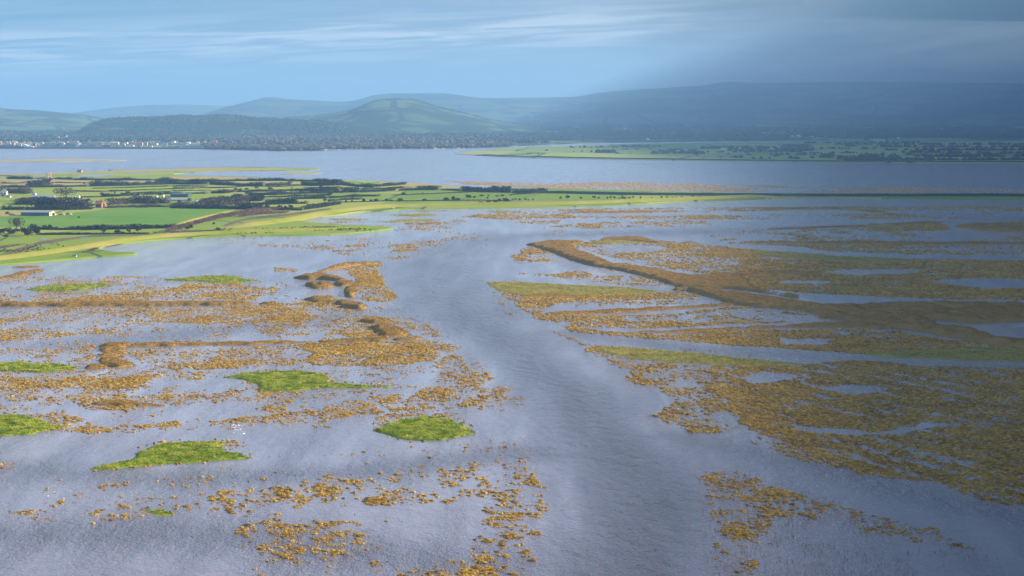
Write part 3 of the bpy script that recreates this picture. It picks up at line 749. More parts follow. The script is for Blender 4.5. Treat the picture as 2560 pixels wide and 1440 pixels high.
# ---------------------------------------------------------------- buildings of the farm
def place(px, py, z=.8, rz=0):
    x, y = gp(px, py, z); return x, y, y/FPX
def house(px, py, wpx, hpx, roofpx, wall, roof, label, name='house', cat='house', depth=None, group=None, wins=0, chim=0, z=.8, axis='x', door=False):
    x, y, k = place(px, py, z)
    w, h, rh = wpx*k, hpx*k, roofpx*k
    d = depth or max(6, w*.5)
    e = tag(empty(name, (x, y, z)), label, cat, group)
    b = MB()
    if axis == 'x':
        b.box(-w/2, w/2, 0, d, -.3, h)
        if rh > 0: b.add([(-w/2,0,h),(-w/2,d,h),(-w/2,d/2,h+rh)], [(0,2,1)]); b.add([(w/2,0,h),(w/2,d,h),(w/2,d/2,h+rh)], [(0,1,2)])
    else:
        b.box(-w/2, w/2, 0, d, -.3, h)
        if rh > 0: b.add([(-w/2,0,h),(w/2,0,h),(0,0,h+rh)], [(0,1,2)]); b.add([(-w/2,d,h),(w/2,d,h),(0,d,h+rh)], [(0,2,1)])
    b.build('wall', M[wall], e)
    r = MB()
    if rh > 0:
        t = .25
        if axis == 'x':
            for s in (0, 1):
                ya, yb = (-.4, d/2) if s == 0 else (d+.4, d/2)
                V = [(-w/2-.4,ya,h-.15),(w/2+.4,ya,h-.15),(w/2+.4,yb,h+rh+.05),(-w/2-.4,yb,h+rh+.05)]
                r.add(V+[(a,b_,c+t) for a, b_, c in V], [(0,3,2,1),(4,5,6,7),(0,1,5,4),(1,2,6,5),(2,3,7,6),(3,0,4,7)])
        else:
            for s in (-1, 1):
                V = [(s*(w/2+.4),-.4,h-.15),(s*(w/2+.4),d+.4,h-.15),(0,d+.4,h+rh+.05),(0,-.4,h+rh+.05)]
                r.add(V+[(a,b_,c+t) for a, b_, c in V], [(0,3,2,1),(4,5,6,7),(0,1,5,4),(1,2,6,5),(2,3,7,6),(3,0,4,7)])
    else:
        r.box(-w/2-.2, w/2+.2, -.2, d+.2, h+.003, h+.6)
    rf = r.build('roof', M[roof], e)
    for c in range(chim):
        cx = (-.35+.7*(c/(max(1, chim-1)) if chim > 1 else 1))*w
        m = MB().box(cx-.6, cx+.6, d/2-.6, d/2+.6, h+rh-.5, h+rh+1.8).build('chimney', M['brick'], rf)
    if wins:
        rows = max(1, int(h/3.2))
        for rr in range(rows):
            for cc in range(wins):
                cx = -w/2+w*(cc+.5)/wins; cz = h*(rr+.5)/rows
                ww, wh = min(1.2, w/wins*.28), min(1.5, h/rows*.45)
                MB().box(cx-ww, cx+ww, -.12, -.02, cz-wh/2, cz+wh/2).build('window', M['glass'], e)
    if door:
        MB().box(-.6, .6, -.14, -.03, 0, 2.1).build('door', M['wood'], e)
    return e
# long blue barn: side colour darkened for shade, right end wall coloured pale as sunlit
x, y, k = place(88, 539.5)
e = tag(empty('barn', (x, y, .8), R(-6)), 'long dark blue barn with pale end wall beside the bare winter tree', 'barn')
L, h, rh, d = 74*k, 8.5*k, 3.5*k, 14
b = MB(); b.box(-L/2, L/2-.3, 0, d, -.3, h); b.build('side_wall', M['bluebarn'], e)
b = MB(); b.box(L/2-.3, L/2, -.05, d+.05, -.3, h); b.add([(L/2-.02,0,h),(L/2-.02,d,h),(L/2-.02,d/2,h+rh)], [(0,1,2)]); b.build('end_wall', M['cream'], e)
b = MB(); b.gable(-L/2, L/2, 0, d, h+.02, rh, .35); b.build('roof', M['sheet'], e)
for s in range(3):
    MB().box(L/2+.02, L/2+.1, 2+s*4, 4+s*4, .5, 3.0).build('door', M['bluebarn'], e)
house(134, 538.5, 6, 4.5, 1, 'pink', 'redroof', 'small pink brick shed at the pale end of the long blue barn', 'shed', 'shed', door=True)
house(84, 490, 9, 6, 4, 'white', 'slate', 'white gabled farmhouse end above the grey barn roof', axis='y', wins=1)
house(103, 503, 54, 6, 8, 'brick', 'sheet', 'wide grey sheet-roofed farm barn beside the evergreen belt', 'barn', 'barn', depth=24)
house(8, 489, 16, 10, 6, 'white', 'slate', 'pale house with blue grey roof at the left edge of the farm', axis='y', wins=2, chim=1)
house(20, 494, 9, 4, 2, 'teal', 'slate', 'low pale outbuilding beside the left edge farm house', 'outbuilding', 'outbuilding')
house(246, 519, 15, 9, 7, 'brick', 'redroof', 'red-tiled farmhouse with chimney at the corner of the crop field', wins=2, chim=1, depth=9)
house(233, 514, 9, 4, 3, 'brick', 'sheet', 'low shed with shining grey roof left of the red-tiled farmhouse', 'shed', 'shed')
house(260, 520, 5, 8, 3, 'pink', 'redroof', 'narrow pink annexe right of the red-tiled farmhouse', 'annexe', 'annexe', axis='y', wins=1)
house(448, 493, 44, 7, 2.5, 'greenshed', 'greenshed', 'dark green cattle shed with roof vents', 'cattle_shed', 'shed', depth=26)
house(440, 502, 58, 2.5, 3, 'sheet', 'sheet', 'low pale-roofed farm shed in front of the dark green cattle shed', 'farm_shed', 'shed', depth=20)
house(512, 503, 15, 4, 3.5, 'brick', 'redroof', 'little red and white farm cottage in the wood', wins=2)
house(490, 503.5, 4, 3, .8, 'white', 'slate', 'tiny white hut left of the little farm cottage', 'hut', 'hut')
house(198, 431, 11, 3.8, 3, 'pink', 'redroof', 'lonely red-roofed cottage on the estuary shore', wins=2, depth=8)
house(275, 426.5, 7, 1, 1, 'wood', 'wood', 'small dark hut on the estuary shore right of the lonely cottage', 'hut', 'hut')
# old brick tower (square, dark left face, pale right face)
x, y, k = place(123, 447)
e = tag(empty('brick_tower', (x, y, .8), R(28)), 'tall square old brick tower standing among hedges near the estuary', 'tower')
s = 3.2; hh = 15*k
MB().box(-s, s, -s, s, -.3, hh).build('wall', M['tan'], e)
MB().box(-s-.35, s+.35, -s-.35, s+.35, hh+.003, hh+.6).build('parapet', M['tan'], e)
for q_ in range(3):
    MB().box(s+.01, s+.06, -.6, .6, hh*(.2+.25*q_), hh*(.2+.25*q_)+1.2).build('window', M['glass'], e)
    MB().box(-.6, .6, -s-.06, -s-.01, hh*(.2+.25*q_), hh*(.2+.25*q_)+1.2).build('window', M['glass'], e)
# silos
def silo(px, py, wpx, hpx, label):
    x, y, k = place(px, py)
    e = tag(empty('silo', (x, y, .8)), label, 'silo', 'white farm silos')
    r, h = wpx*k/2, hpx*k
    MB().cyl(0, 0, h*.2, h*.82, r, r, 16).build('tank', M['steel'], e, True)
    MB().cyl(0, 0, h*.82+.003, h, r*1.02, r*.15, 16).build('cap', M['steel'], e)
    MB().cyl(0, 0, h*.06, h*.2-.003, r*.2, r, 16).build('hopper', M['steel'], e)
    for a in range(4):
        MB().limb((r*math.cos(a*1.57+.8), r*math.sin(a*1.57+.8), -.1), (r*math.cos(a*1.57+.8)*.97, r*math.sin(a*1.57+.8)*.97, h*.3), .12, .12).build('leg', M['steel'], e)
silo(189, 507, 7, 16, 'nearer tall white silo of the pair behind the farm hedge')
silo(198, 503, 6, 15, 'slightly farther white silo of the pair behind the farm hedge')
silo(351.5, 498, 4.5, 11, 'leftmost white silo of the four in a row')
silo(366, 498, 5.5, 8, 'shortest and squat white silo, second of the four in a row')
silo(392.5, 497, 6, 8, 'third white silo of the four in a row, beside the tallest')
silo(408.5, 498, 5.5, 12, 'tallest white silo at the right end of the row of four')
for k_, px in enumerate((452, 456)):
    x, y, k = place(px, 494)
    tag(MB().cyl(0, 0, 9.5*k, 12.5*k, .45, .4, 8).build('roof_vent', M['steel']), '%s white roof vent on the dark green cattle shed' % ('left', 'right')[k_], 'vent', 'shed roof vents').location = (x, y+12, .8)
# utility poles
for k_, (px, py, hp, lab) in enumerate([(61,526,15,'wooden utility pole behind the left end of the blue barn'),(37,508,16,'utility pole among the farm garden trees'),(278,514,9,'pale utility pole right of the red-tiled farmhouse'),(21,560,13,'thin utility pole in the crop field left of the bare winter tree'),(175,521,12,'utility pole in front of the bare farmyard trees'),(352,492,9,'utility pole beside the leftmost silo of the four')]):
    x, y, k = place(px, py)
    e = tag(empty('utility_pole', (x, y, .8)), lab, 'pole', 'utility poles')
    MB().cyl(0, 0, -.2, hp*k, .16, .11, 8).build('post', M['wood'], e)
    MB().box(-.9, .9, -.06, .06, hp*k-.6, hp*k-.45).build('crossarm', M['wood'], e)
# waterside hut, gate posts, pale shed on the bank, farm yard heaps
house(186, 641.5, 8, 2.4, 1.3, 'white', 'slate', 'tiny white and brown hut on the near waterside bank', 'hut', 'hut', depth=2.2)
for k_, px in enumerate((777, 781.5)):
    x, y, k = place(px, 530, 2.5)
    tag(MB().cyl(0, 0, -1.5, 4*k, .35, .3, 8).build('post', M['cream']), '%s pale post of the pair beside the bank track' % ('left', 'right')[k_], 'post', 'pair of pale posts')
x, y, k = place(983, 522)
tag(MB().box(-2.5*k, 2.5*k, 0, 3, -1.2, 1.6).add([(-2.5*k,0,1.6),(2.5*k,0,1.6),(2.5*k,3,1.9),(-2.5*k,3,1.9)], [(0,1,2,3)]).build('sluice', M['cream']), 'pale concrete sluice at the foot of the shore bank', 'sluice').location = (x, y-2, .6)
def heap(px, py, wpx, h, lab, m='sand', name='earth_heap'):
    x, y, k = place(px, py); w = wpx*k/2
    xs = np.linspace(-1, 1, 17); XX, YY = np.meshgrid(xs, xs)
    zz = h*np.clip(1-(XX**2+YY**2), 0, 1)**.7*(.6+.8*fbm(XX*3, YY*3, int(px)))-.1*((XX**2+YY**2) > .98)
    V_ = np.stack([XX*w, YY*w*.6, zz], -1).reshape(-1, 3)
    i, j = np.meshgrid(np.arange(16), np.arange(16)); q = (j*17+i).ravel()
    o = link(name, np_mesh(name, V_, np.stack([q, q+1, q+18, q+17], -1), M[m], smooth=True)); o.location = (x, y, .9)
    tag(o, lab, 'heap', 'heaps around the barn')
heap(155, 537.5, 18, 1.8, 'pale earth heap right of the long blue barn'); heap(172, 537, 18, 2.2, 'second pale earth heap farther right of the barn')
heap(20, 535, 16, 2.5, 'dark heap left of the long blue barn', 'ditch', 'dark_heap'); heap(30, 538, 18, 1.6, 'lower dark heap touching the left end of the blue barn', 'ditch', 'dark_heap')
heap(198, 545, 9, 1.6, 'small dark heap where the crop field tracks meet', 'ditch', 'dark_heap')
# small white hives / troughs along the hedge
for k_, (px, py) in enumerate([(352,516),(358,515.5),(364,516),(378,517),(384,516.5),(151,522),(462,497),(708,525),(760,524)]):
    x, y, k = place(px, py)
    tag(MB().box(-1, 1, -.5, .5, 0, 1.1).box(-.8, .8, -.35, .35, 1.103, 1.3).build('trough', M['white']), '%s small white trough from the left along the farm hedges' % ORD[k_], 'trough', 'small white troughs')
# grazing animals are only dark specks on the bank: sedge tussocks
C = []; 
for (cx, cy, sx, sy, n) in [(30,628,30,4,34),(80,620,26,6,30),(110,625,40,6,20),(80,637,20,3,8),(130,612,30,3,10),(700,573,30,3,40),(770,572,40,4,60),(840,573,50,5,80),(620,583,50,2,30),(900,573,40,4,40),(635,559,14,2,16)]:
    for _ in range(n):
        p = gp(rnd.gauss(cx, sx*.6), rnd.gauss(cy, sy*.6), .9)
        C += [(p[0]+rnd.gauss(0,.5), p[1]+rnd.gauss(0,.5), .95+rnd.random()*.6) for _ in range(5)]
C = np.array(C)
V_, F_, v_ = leaf_cloud(C, None, .45, RS.rand(len(C)))
tag(link('sedge_tussocks', np_mesh('sedge', V_, F_, M['hedge'], v_)), 'scattered dark sedge tussocks on the grassy bank', 'sedge', kind='stuff')
# ---------------------------------------------------------------- seafront town
def sea(x0, x1, yt, wall, roof, label, roofpx=2, base=368.6, name='seafront_building', cat='building', wins=0, chim=0, axis='x', off=0, group='seafront buildings'):
    x = (x0+x1)/2; z = 2.2
    h = base-yt-roofpx
    return house(x, base-off, x1-x0, h, roofpx, wall, roof, label, name, cat, depth=12, group=group, wins=wins, chim=chim, z=z, axis=axis)
S = sea
S(-4,3,358,'pink','slate','pink seafront house cut by the left edge of the picture')
S(3,28,361,'teal','slate','long low pale blue terrace near the left edge', wins=6, chim=2)
S(30,36,356,'tan','slate','narrow brown gabled house right of the long pale terrace', axis='y', chim=1)
S(36,47,362,'teal','slate','small pale house right of the narrow brown gable', wins=2)
S(48,53.5,359,'white','redroof','small bright white house left of the seafront pavilion', axis='y', wins=1)
x, y, k = place(72, 369.2, 2.2)
e = tag(empty('pavilion', (x, y-14, 2.2)), 'white seafront pavilion with a swooping roof, brightest building of the town', 'pavilion')
def arc_hall(x0, x1, d, h0, h1, nm):
    b = MB(); n = 10
    for q_ in range(n):
        a0, a1 = q_/n, (q_+1)/n
        xa, xb = x0+(x1-x0)*a0, x0+(x1-x0)*a1
        f = lambda t: h1+(h0-h1)*math.cos(t*math.pi/2)
        za, zb = f(a0), f(a1)
        b.add([(xa,0,-.3),(xb,0,-.3),(xb,d,-.3),(xa,d,-.3),(xa,0,za),(xb,0,zb),(xb,d,zb),(xa,d,za)], [(4,5,6,7),(0,1,5,4),(2,3,7,6),(1,2,6,5),(3,0,4,7)])
    return b.build(nm, M['white'], e)
arc_hall(-14*k, 2*k, 14, 9.5*k, 4*k, 'main_hall'); arc_hall(2.1*k, 15*k, 12, 4.5*k, 2.5*k, 'low_wing')
MB().box(-14.5*k, 15.5*k, -.8, -.05, .3, 1.2).build('terrace_wall', M['cream'], e)
S(82,89,357,'brick','redroof','dark red brick house behind the right end of the pavilion', off=.5, chim=1)
S(93,97,361,'teal','slate','thin pale blue house right of the dark red one', axis='y')
S(101,104,361,'teal','slate','thinnest pale house between two dark gaps')
S(106,112,360,'pink','slate','rose coloured house left of the wide green-grey block', axis='y', wins=1)
S(113,140,358.5,'teal','slate','wide pale green-grey flat block', roofpx=0, wins=7)
S(141,146,359,'brick','slate','dark narrow house between the green-grey block and the tall cream one')
S(147,152,355,'tan','slate','tall shaded house left of the cream lit one')
S(152.5,160,356.5,'cream','slate','tall cream sunlit house in the middle of the seafront', wins=2, roofpx=1.5)
S(160,175,360,'teal','slate','shaded bluish terrace right of the tall cream house', wins=4, chim=2)
S(175,188,357.5,'teal','slate','taller shaded terrace left of the two white towers', wins=3, chim=1)
S(188.5,192,358.5,'white','redroof','left of the two narrow white tower houses', roofpx=1.5)
S(194.5,198.5,358,'white','redroof','right of the two narrow white tower houses', roofpx=1.5)
S(199,214,360.5,'teal','slate','pale shaded terrace right of the white tower houses', wins=4)
S(215,238,361.5,'tan','slate','low mixed brown terrace before the red-roofed white house', wins=5, chim=2)
S(239,249,361,'white','slate','white seafront house with grey roof, left of the red-roofed one', wins=2)
S(249,257,360.5,'cream','redroof','cream house with orange red roof beside the white one', wins=1)
S(258,274,362,'brick','slate','low dark terrace left of the big cream hotel', wins=3)
S(275,296,355.5,'cream','cream','biggest cream hotel with many windows', roofpx=1.2, wins=6, chim=2)
S(298,304,360.5,'cream','slate','smaller cream wing just right of the big hotel', roofpx=1)
S(304,312,359,'cream','slate','square cream house right of the big hotel', roofpx=1, wins=2)
for k_ in range(3):
    S(316+k_*6,322+k_*6,360,'white','slate','%s white gable of the three joined gabled houses' % ('left','middle','right')[k_], roofpx=3, axis='y', group='three gabled houses')
S(342,356,355,'tan','redroof','tan house row set back behind the seafront', base=364, wins=3)
S(361,368,355,'tan','redroof','smaller tan house set back behind the seafront', base=363)
S(326,338,366,'teal','slate','low bluish sheds under the gabled houses', roofpx=1)
S(345,352,364,'brick','slate','low dark house left of the flat cream one', roofpx=1.5)
S(368,380,364.5,'cream','slate','flat low cream building near the water', roofpx=1)
S(401.5,405,362,'white','redroof','small bright white tower house in the low part of town', roofpx=1.5, axis='y')
S(405,416,363,'cream','slate','pale house joined to the small white tower house', roofpx=1.5, wins=2)
S(418,432,364,'teal','slate','low bluish terrace in the low part of town', wins=3)
S(434,446,364.5,'teal','slate','second low bluish terrace, farther right', wins=3)
S(448,457,362,'white','slate','white pair of houses at the left end of the long teal terrace', wins=2)
S(457.5,512,363,'teal','slate','very long pale teal terrace near the end of the seafront', wins=16, chim=4)
S(513,522,361.5,'white','redroof','white end house of the long teal terrace', wins=1)
S(500,514,356,'brick','redroof','red-roofed houses rising behind the long teal terrace', base=364, roofpx=4)
for k_ in range(3):
    S(527+k_*5.5,531.5+k_*5.5,350.5,'pink','redroof','%s pink pointed house of three behind the brown scrub' % ('left','middle','right')[k_], roofpx=3.5, axis='y', base=357.5, group='three pink pointed houses')
S(661,667,356,'white','slate','lone white gabled house above the brown trees', base=362, axis='y')
S(806,822,361,'white','slate','low bright white clubhouse behind the moored boats', base=366, roofpx=1)
S(822,846,362.5,'cream','slate','long cream annexe right of the white clubhouse', base=366, roofpx=1)
S(0,60,366,'seawall','seawall','dark promenade shelter row below the left seafront', base=369.6, roofpx=0)
S(553,560,361,'white','slate','small white hut in the scrub past the town', base=364, roofpx=1)

# concrete landing at the right end of the sea wall
x, y, k = place(806, 374.5, 1.5)
tag(MB().box(-8*k, 8*k, 0, 30, -1.5, 2.2).box(8*k+.01, 40*k, 5, 25, -1.5, 1.0).build('jetty', M['cream']), 'pale concrete jetty at the end of the dark sea wall', 'jetty').location = (x, y, .6)

# small houses scattered over the far plain
def small_house(wall, roof):
    a = MB().box(-6, 6, 0, 8, -1, 5); a.add([(-6,0,5),(-6,8,5),(-6,4,8)], [(0,2,1)]); a.add([(6,0,5),(6,8,5),(6,4,8)], [(0,1,2)])
    b = MB(); b.gable(-6, 6, 0, 8, 5.02, 3.1, .4)
    return a.mesh('wall', M[wall]), b.mesh('roof', M[roof])
SH = {'white': small_house('white','slate'), 'cream': small_house('cream','slate'), 'pink': small_house('pink','redroof'), 'grey': small_house('tan','slate')}
def far_house(px, py, s, kind, label, group):
    D = 5200.
    for _ in range(20):
        D = dist_at(py, float(far_z(D)))
        if D < 0 or D > 14000: D = 13500; break
    z = float(far_z(D)) + 1
    e = tag(empty('far_house', (az_x(px, D), D, z), rnd.uniform(-.6, .6)), label, 'house', group)
    for nm, me in zip(('wall','roof'), SH[kind]):
        c = link(nm, me, e); c.scale = (s, s, s)
traced = [(155,345),(172,344),(220,346),(290,350),(565,352),(650,341),(785,340),(980,351),(985,350),(1046,354),(1056,354),(1074,354),(1146,354),(1150,352),(1186,323),(1226,323),(1241,335),(1243,333),(1215,360),(1224,361),(1033,328),(1076,330),(1380,306),(1365,343),(1464,338),(1594,334),(1576,334),(1616,350),(1629,328),(1700,332),(1838,346),(1880,347),(1940,344),(1976,343),(1992,342),(2026,343),(2074,343),(2105,342),(2075,331),(1998,312),(2035,332)]
for k_, (px, py) in enumerate(traced):
    far_house(px, py, rnd.uniform(.8, 1.4), rnd.choice(['white','white','cream']), 'small pale house among the dark trees of the far plain', 'small pale houses on the far plain')
for _ in range(110):
    px = rnd.uniform(0, 2560); py = rnd.triangular(322, 360, 356) if px < 1150 else rnd.uniform(310, 348)
    far_house(px, py, rnd.uniform(.6, 1.1), rnd.choice(['white','cream','pink']), 'tiny house lost among the trees of the far plain', 'tiny far houses')
# town behind the seafront: rows of roofs
for _ in range(90):
    px = rnd.uniform(0, 525); py = rnd.uniform(357, 364)
    far_house(px, py, rnd.uniform(.7, 1.2), rnd.choice(['cream','grey','grey','white']), 'small brick and slate house in the town behind the seafront', 'town houses behind the seafront')
# big sheds and farms at the right
for (x0, x1, yt, yb, wall, roof, lab) in [
    (2185,2212,348.5,352.5,'tan','tan','wide pale open barn on the far right plain'),
    (1828,1838,343,350,'tan','slate','tall tan house above the far channel'),
    (1880,1888,345.5,349.5,'white','slate','white shed at the edge of the far plain'),
    (1655,1682,374,379,'sheet','sheet','grey-roofed barn at the left of the far farm'),
    (1690,1716,376,381,'greenshed','sheet','dark barn in front of the far farm'),
    (1721,1744,370.5,376,'bluebarn','bluebarn','blue-green barn in the middle of the far farm'),
    (1712,1728,376,380,'pink','sheet','pink shed of the far farm'),
    (1804,1818,367,374,'cream','slate','cream house at the right of the far farm'),
    (1848,1856,367,374,'cream','slate','second cream house right of the far farm'),
    (1862,1869,374,379,'white','slate','small white shed right of the far farm'),
    (1884,1892,366,373,'tan','slate','gabled house at the right end of the far farm'),
    (1928,1934,368,374,'white','slate','small white house past the far farm'),
    (1944,1964,369,374,'sheet','sheet','pale sheds beside the round wood')]:
    house((x0+x1)/2, yb, x1-x0, (yb-yt)*.6, (yb-yt)*.4, wall, roof, lab, 'far_barn', 'barn', depth=18, group='far farm buildings', z=1.2, wins=2)

# ---------------------------------------------------------------- power line towers with crossarm
pyl = MB(); pyl.cyl(0, 0, -8, 54, 1.3, .8, 10)
arm = MB(); arm.limb((-17,0,52), (17,0,52), .9, .9); arm.limb((-17,0,52), (0,0,47), .4, .6); arm.limb((17,0,52), (0,0,47), .4, .6)
ins = MB()
for s_ in (-1, 1): ins.limb((s_*15,0,51.5), (s_*11,0,44), .3, .3); ins.limb((s_*7,0,51.5), (s_*11,0,44), .3, .3)
mp_, ma_, mi_ = pyl.mesh('mast', M['white']), arm.mesh('crossarm', M['white']), ins.mesh('insulators', M['white'])
for k_, px in enumerate((1331,1459,1594,1732,1875,2020,2175,2333,2506)):
    D = 12900.
    e = tag(empty('pylon', (az_x(px, D), D, float(far_z(D)))), '%s white T-shaped pylon from the left in the line before the hills' % ORD[k_], 'pylon', 'white pylons crossing the plain')
    e.scale = (1.1, 1.1, 1.1)
    for nm, me in (('mast', mp_), ('crossarm', ma_), ('insulators', mi_)): link(nm, me, e)

# ---------------------------------------------------------------- moored boats
def hull_mesh():
    b = MB(); st = [(-5,.9,.1),(-3,1.35,0),(0,1.6,0),(3,1.1,.15),(5.4,.06,.5)]
    V_ = []
    for x_, w_, r_ in st: V_ += [(x_,-w_,1.1+r_),(x_,-w_*.7,-.2+r_*.5),(x_,w_*.7,-.2+r_*.5),(x_,w_,1.1+r_)]
    F_ = []
    for k_ in range(4):
        for a in range(4): F_.append((k_*4+a, k_*4+(a+1) % 4, (k_+1)*4+(a+1) % 4, (k_+1)*4+a))
    F_ += [(0,3,2,1),(16,17,18,19)]
    b.add(V_, F_); return b.mesh('hull', M['hull'])
def cabin_mesh():
    b = MB(); b.add([(-2,-1,1.1),(2.4,-.8,1.2),(2.4,.8,1.2),(-2,1,1.1),(-1.8,-.8,2.0),(1.5,-.6,1.9),(1.5,.6,1.9),(-1.8,.8,2.0)], [(4,5,6,7),(0,1,5,4),(1,2,6,5),(2,3,7,6),(3,0,4,7)]); return b.mesh('cabin', M['cream'])
hm, cmn = hull_mesh(), cabin_mesh()
mm_ = MB(); mm_.limb((.6,0,1.2), (.6,0,14), .14, .09); mm_.limb((.6,0,2.6), (-3.8,0,2.7), .1, .08); mm_.limb((.6,-1,9), (.6,1,9), .05, .05); mast_m = mm_.mesh('mast', M['mast'])
bl = [(749,372.5,11),(868,372.5,12),(877,372,9),(890,373,10),(904,373.3,17),(917,372,13),(930,371.8,14),(944,371.5,12),(955,371.5,12),(980,370.5,9),(997,370.5,8),(1029,370.6,12),(1053,370.8,10),(1088,371.2,14),(1096,372.3,5),(1107,371.5,4),(1146,370.5,9),(1158,371.5,10),(1174,371.3,11),(1178,372,5),(1385,366.5,14),(1406,366,5),(1340,367,4),(800,371.5,12),(790,371.5,11),(812,371.5,12),(818,371.5,11)]
for k_, (px, py, hp) in enumerate(bl):
    x, y = gp(px, py, .1); k = y/FPX
    lab = {0:'lone sailing boat left of the jetty, moored before the dark sea wall', 20:'lone tall-masted yacht in the narrow far channel', 4:'white yacht with the tallest mast among the moored boats'}.get(k_)
    if not lab: lab = ('%s white moored boat from the left in the far river mouth' % ORD[sorted(range(len(bl)), key=lambda q_: bl[q_][0]).index(k_)])
    e = tag(empty('sailing_boat' if hp > 6 else 'motor_boat', (x, y, .15), rnd.uniform(-.5, .5)), lab, 'boat', 'moored boats')
    link('hull', hm, e); link('cabin', cmn, e)
    if hp > 6:
        m = link('mast', mast_m, e); s_ = hp*k/13.5; m.scale = (1, 1, s_)
# navigation post on the far shore
x, y, k = place(1575, 388, 1)
e = tag(empty('marker_post', (x, y, 1)), 'small dark marker post on the far grassy peninsula', 'post')
MB().cyl(0, 0, -.5, 5, .5, .4, 8).build('post', M['wood'], e); MB().cyl(0, 0, 5.003, 7.5, 1.6, 1.2, 8).build('topmark', M['wood'], e)

# ---------------------------------------------------------------- far woodland: a mass nobody can count
def dome_trees(P, W, Hh, var, m, name, label, n=7, rs=RS):
    """lumpy crowns: every tree a ring-built dome of n sides with an uneven outline"""
    k = len(P); an = np.linspace(0, 2*math.pi, n, endpoint=False)
    rings = [(0,.85,0.0),(0,1,.45),(0,.62,.85)]
    V_ = []
    for (_, rr, hh) in rings:
        r = rr*W[:, None]/2*(.7+.6*rs.rand(k, n)); th = an[None]+rs.rand(k, 1)*6.28
        V_.append(np.stack([P[:, :1]+r*np.cos(th), P[:, 1:2]+r*np.sin(th), P[:, 2:3]+Hh[:, None]*hh*(.85+.3*rs.rand(k, n))], -1))
    top = np.stack([P[:, 0], P[:, 1], P[:, 2]+Hh*(.95+.1*rs.rand(k))], -1)[:, None]
    V_ = np.concatenate(V_+[top], 1)
    t = 3*n+1; F_ = []
    for q_ in range(2):
        for a in range(n):
            b_ = (a+1) % n
            F_.append((q_*n+a, q_*n+b_, (q_+1)*n+b_)); F_.append((q_*n+a, (q_+1)*n+b_, (q_+1)*n+a))
    for a in range(n): F_.append((2*n+a, 2*n+(a+1) % n, 3*n))
    F_ = (np.array(F_)[None]+(np.arange(k)*t)[:, None, None]).reshape(-1, 3)
    o = link(name, np_mesh(name, V_.reshape(-1, 3), F_, m, np.repeat(var, t)))
    return tag(o, label, 'woodland', kind='stuff')
P_, W_, H_, v_ = [], [], [], []
for _ in range(6500):
    px = rnd.uniform(-150, 2700); 
    if px < 1280: py = rnd.triangular(320, 365, 352)
    else: py = rnd.uniform(303, 350)
    if 525 > px and py > 356: continue
    if vnoise(px/55., py/3.2, 5) < .40: continue
    D = 5500.
    for _q in range(12):
        dd = dist_at(py, float(far_z(D)))
        if dd < 0 or dd > 14500: dd = 14500
        D = D*.5+dd*.5
    ysh = np.interp(px, shx, shy)
    if D < dist_at(ysh)+120: D = dist_at(ysh)+120+rnd.random()*400
    c = rnd.random(); nrow = rnd.choice([1,2,4,7,10])
    hb = rnd.uniform(8, 15); v0 = rnd.random()*.5+(.45 if py > 345 and 520 < px < 1200 else 0)
    for q_ in range(nrow):
        x = az_x(px, D)+q_*rnd.uniform(10, 16); y_ = D+rnd.uniform(-12, 12)
        P_.append((x, y_, float(far_z(y_))-1)); W_.append(rnd.uniform(13, 24)); H_.append(hb*rnd.uniform(.7, 1.3)); v_.append(min(1, v0+rnd.uniform(0, .2)))
dome_trees(np.array(P_), np.array(W_), np.array(H_), np.array(v_), M['farwood'], 'far_woodland', 'far wooded plain of hazy tree lines between the estuary and the hills')
# brown scrub and trees behind the marina and past the town
P_ = []
for _ in range(2600):
    px = rnd.uniform(522, 1280); py = np.interp(px, shx, shy)-rnd.uniform(1.5, 9)
    D = dist_at(py, 3); P_.append((az_x(px, D)+rnd.uniform(-8, 8), D, 2))
P_ = np.array(P_)
dome_trees(P_, RS.uniform(9, 20, len(P_)), RS.uniform(5, 11, len(P_)), RS.uniform(.5, 1, len(P_)), M['farwood'], 'far_scrub', 'brown leafless scrub along the far river mouth')
# hedge lines and copses of the far peninsula
P_ = []
def fl(x0, x1, y, dens=1.0, h=5):
    D = dist_at(y, 1)
    n = int((x1-x0)/FPX*D/7*dens)
    for _ in range(n):
        px = rnd.uniform(x0, x1); P_.append((az_x(px, D), D+rnd.gauss(0, 6)+(px-x0)*.02, 1, h*rnd.uniform(.5, 1.5)))
for a in [(1312,1345,385,1,3),(1425,1440,369.5,1.5,5),(1440,1545,369,.8,5),(1490,1535,382,2.5,7),(1520,1560,384,1,3),(1540,1635,373.5,.8,4),(1290,1310,377,.6,3),(1355,1380,377,.6,3),(1430,1480,380,.6,3),(1548,1625,368,2,6),(1625,1650,367,1.5,5),
          (1625,1760,384,2.2,6),(1640,1700,380,1.5,7),(1660,2000,381,1.0,5),(1750,2000,372,1.8,7),(1820,2020,377,1.5,6),(1810,1830,385.5,1,4),(1755,1765,396,1,3),(1790,1800,395.5,1,4),(1822,1860,394,1.6,5),(1870,1920,397,1,4),(1925,2020,378,1,3),(1920,2080,387,.9,5),(1930,1940,391,2,7),(1968,1990,397,1.5,6),(1990,2000,396.5,1,3),(2022,2035,395,1.5,5),(2050,2075,394,2.5,9),(2020,2140,383,.9,4),(2090,2110,380,1,5),(2090,2240,399,2.6,7),(2110,2560,401,2.2,6),(2140,2200,391,1,6),(2160,2330,388,.8,5),(2100,2130,366,1.5,5),(2040,2180,372,.8,4),(2180,2330,368,1.2,6),(2200,2330,376,1.2,5),(2240,2400,382,1.3,6),(2280,2560,392,1.5,6),(2300,2560,376,1.6,7),(2360,2560,385,1.3,6),(2000,2300,358,1.4,5),(2080,2560,362,1.3,6),(2300,2560,368,1.5,6),(1920,2080,370,.5,4)]:
    fl(*a)
P_ = np.array(P_)
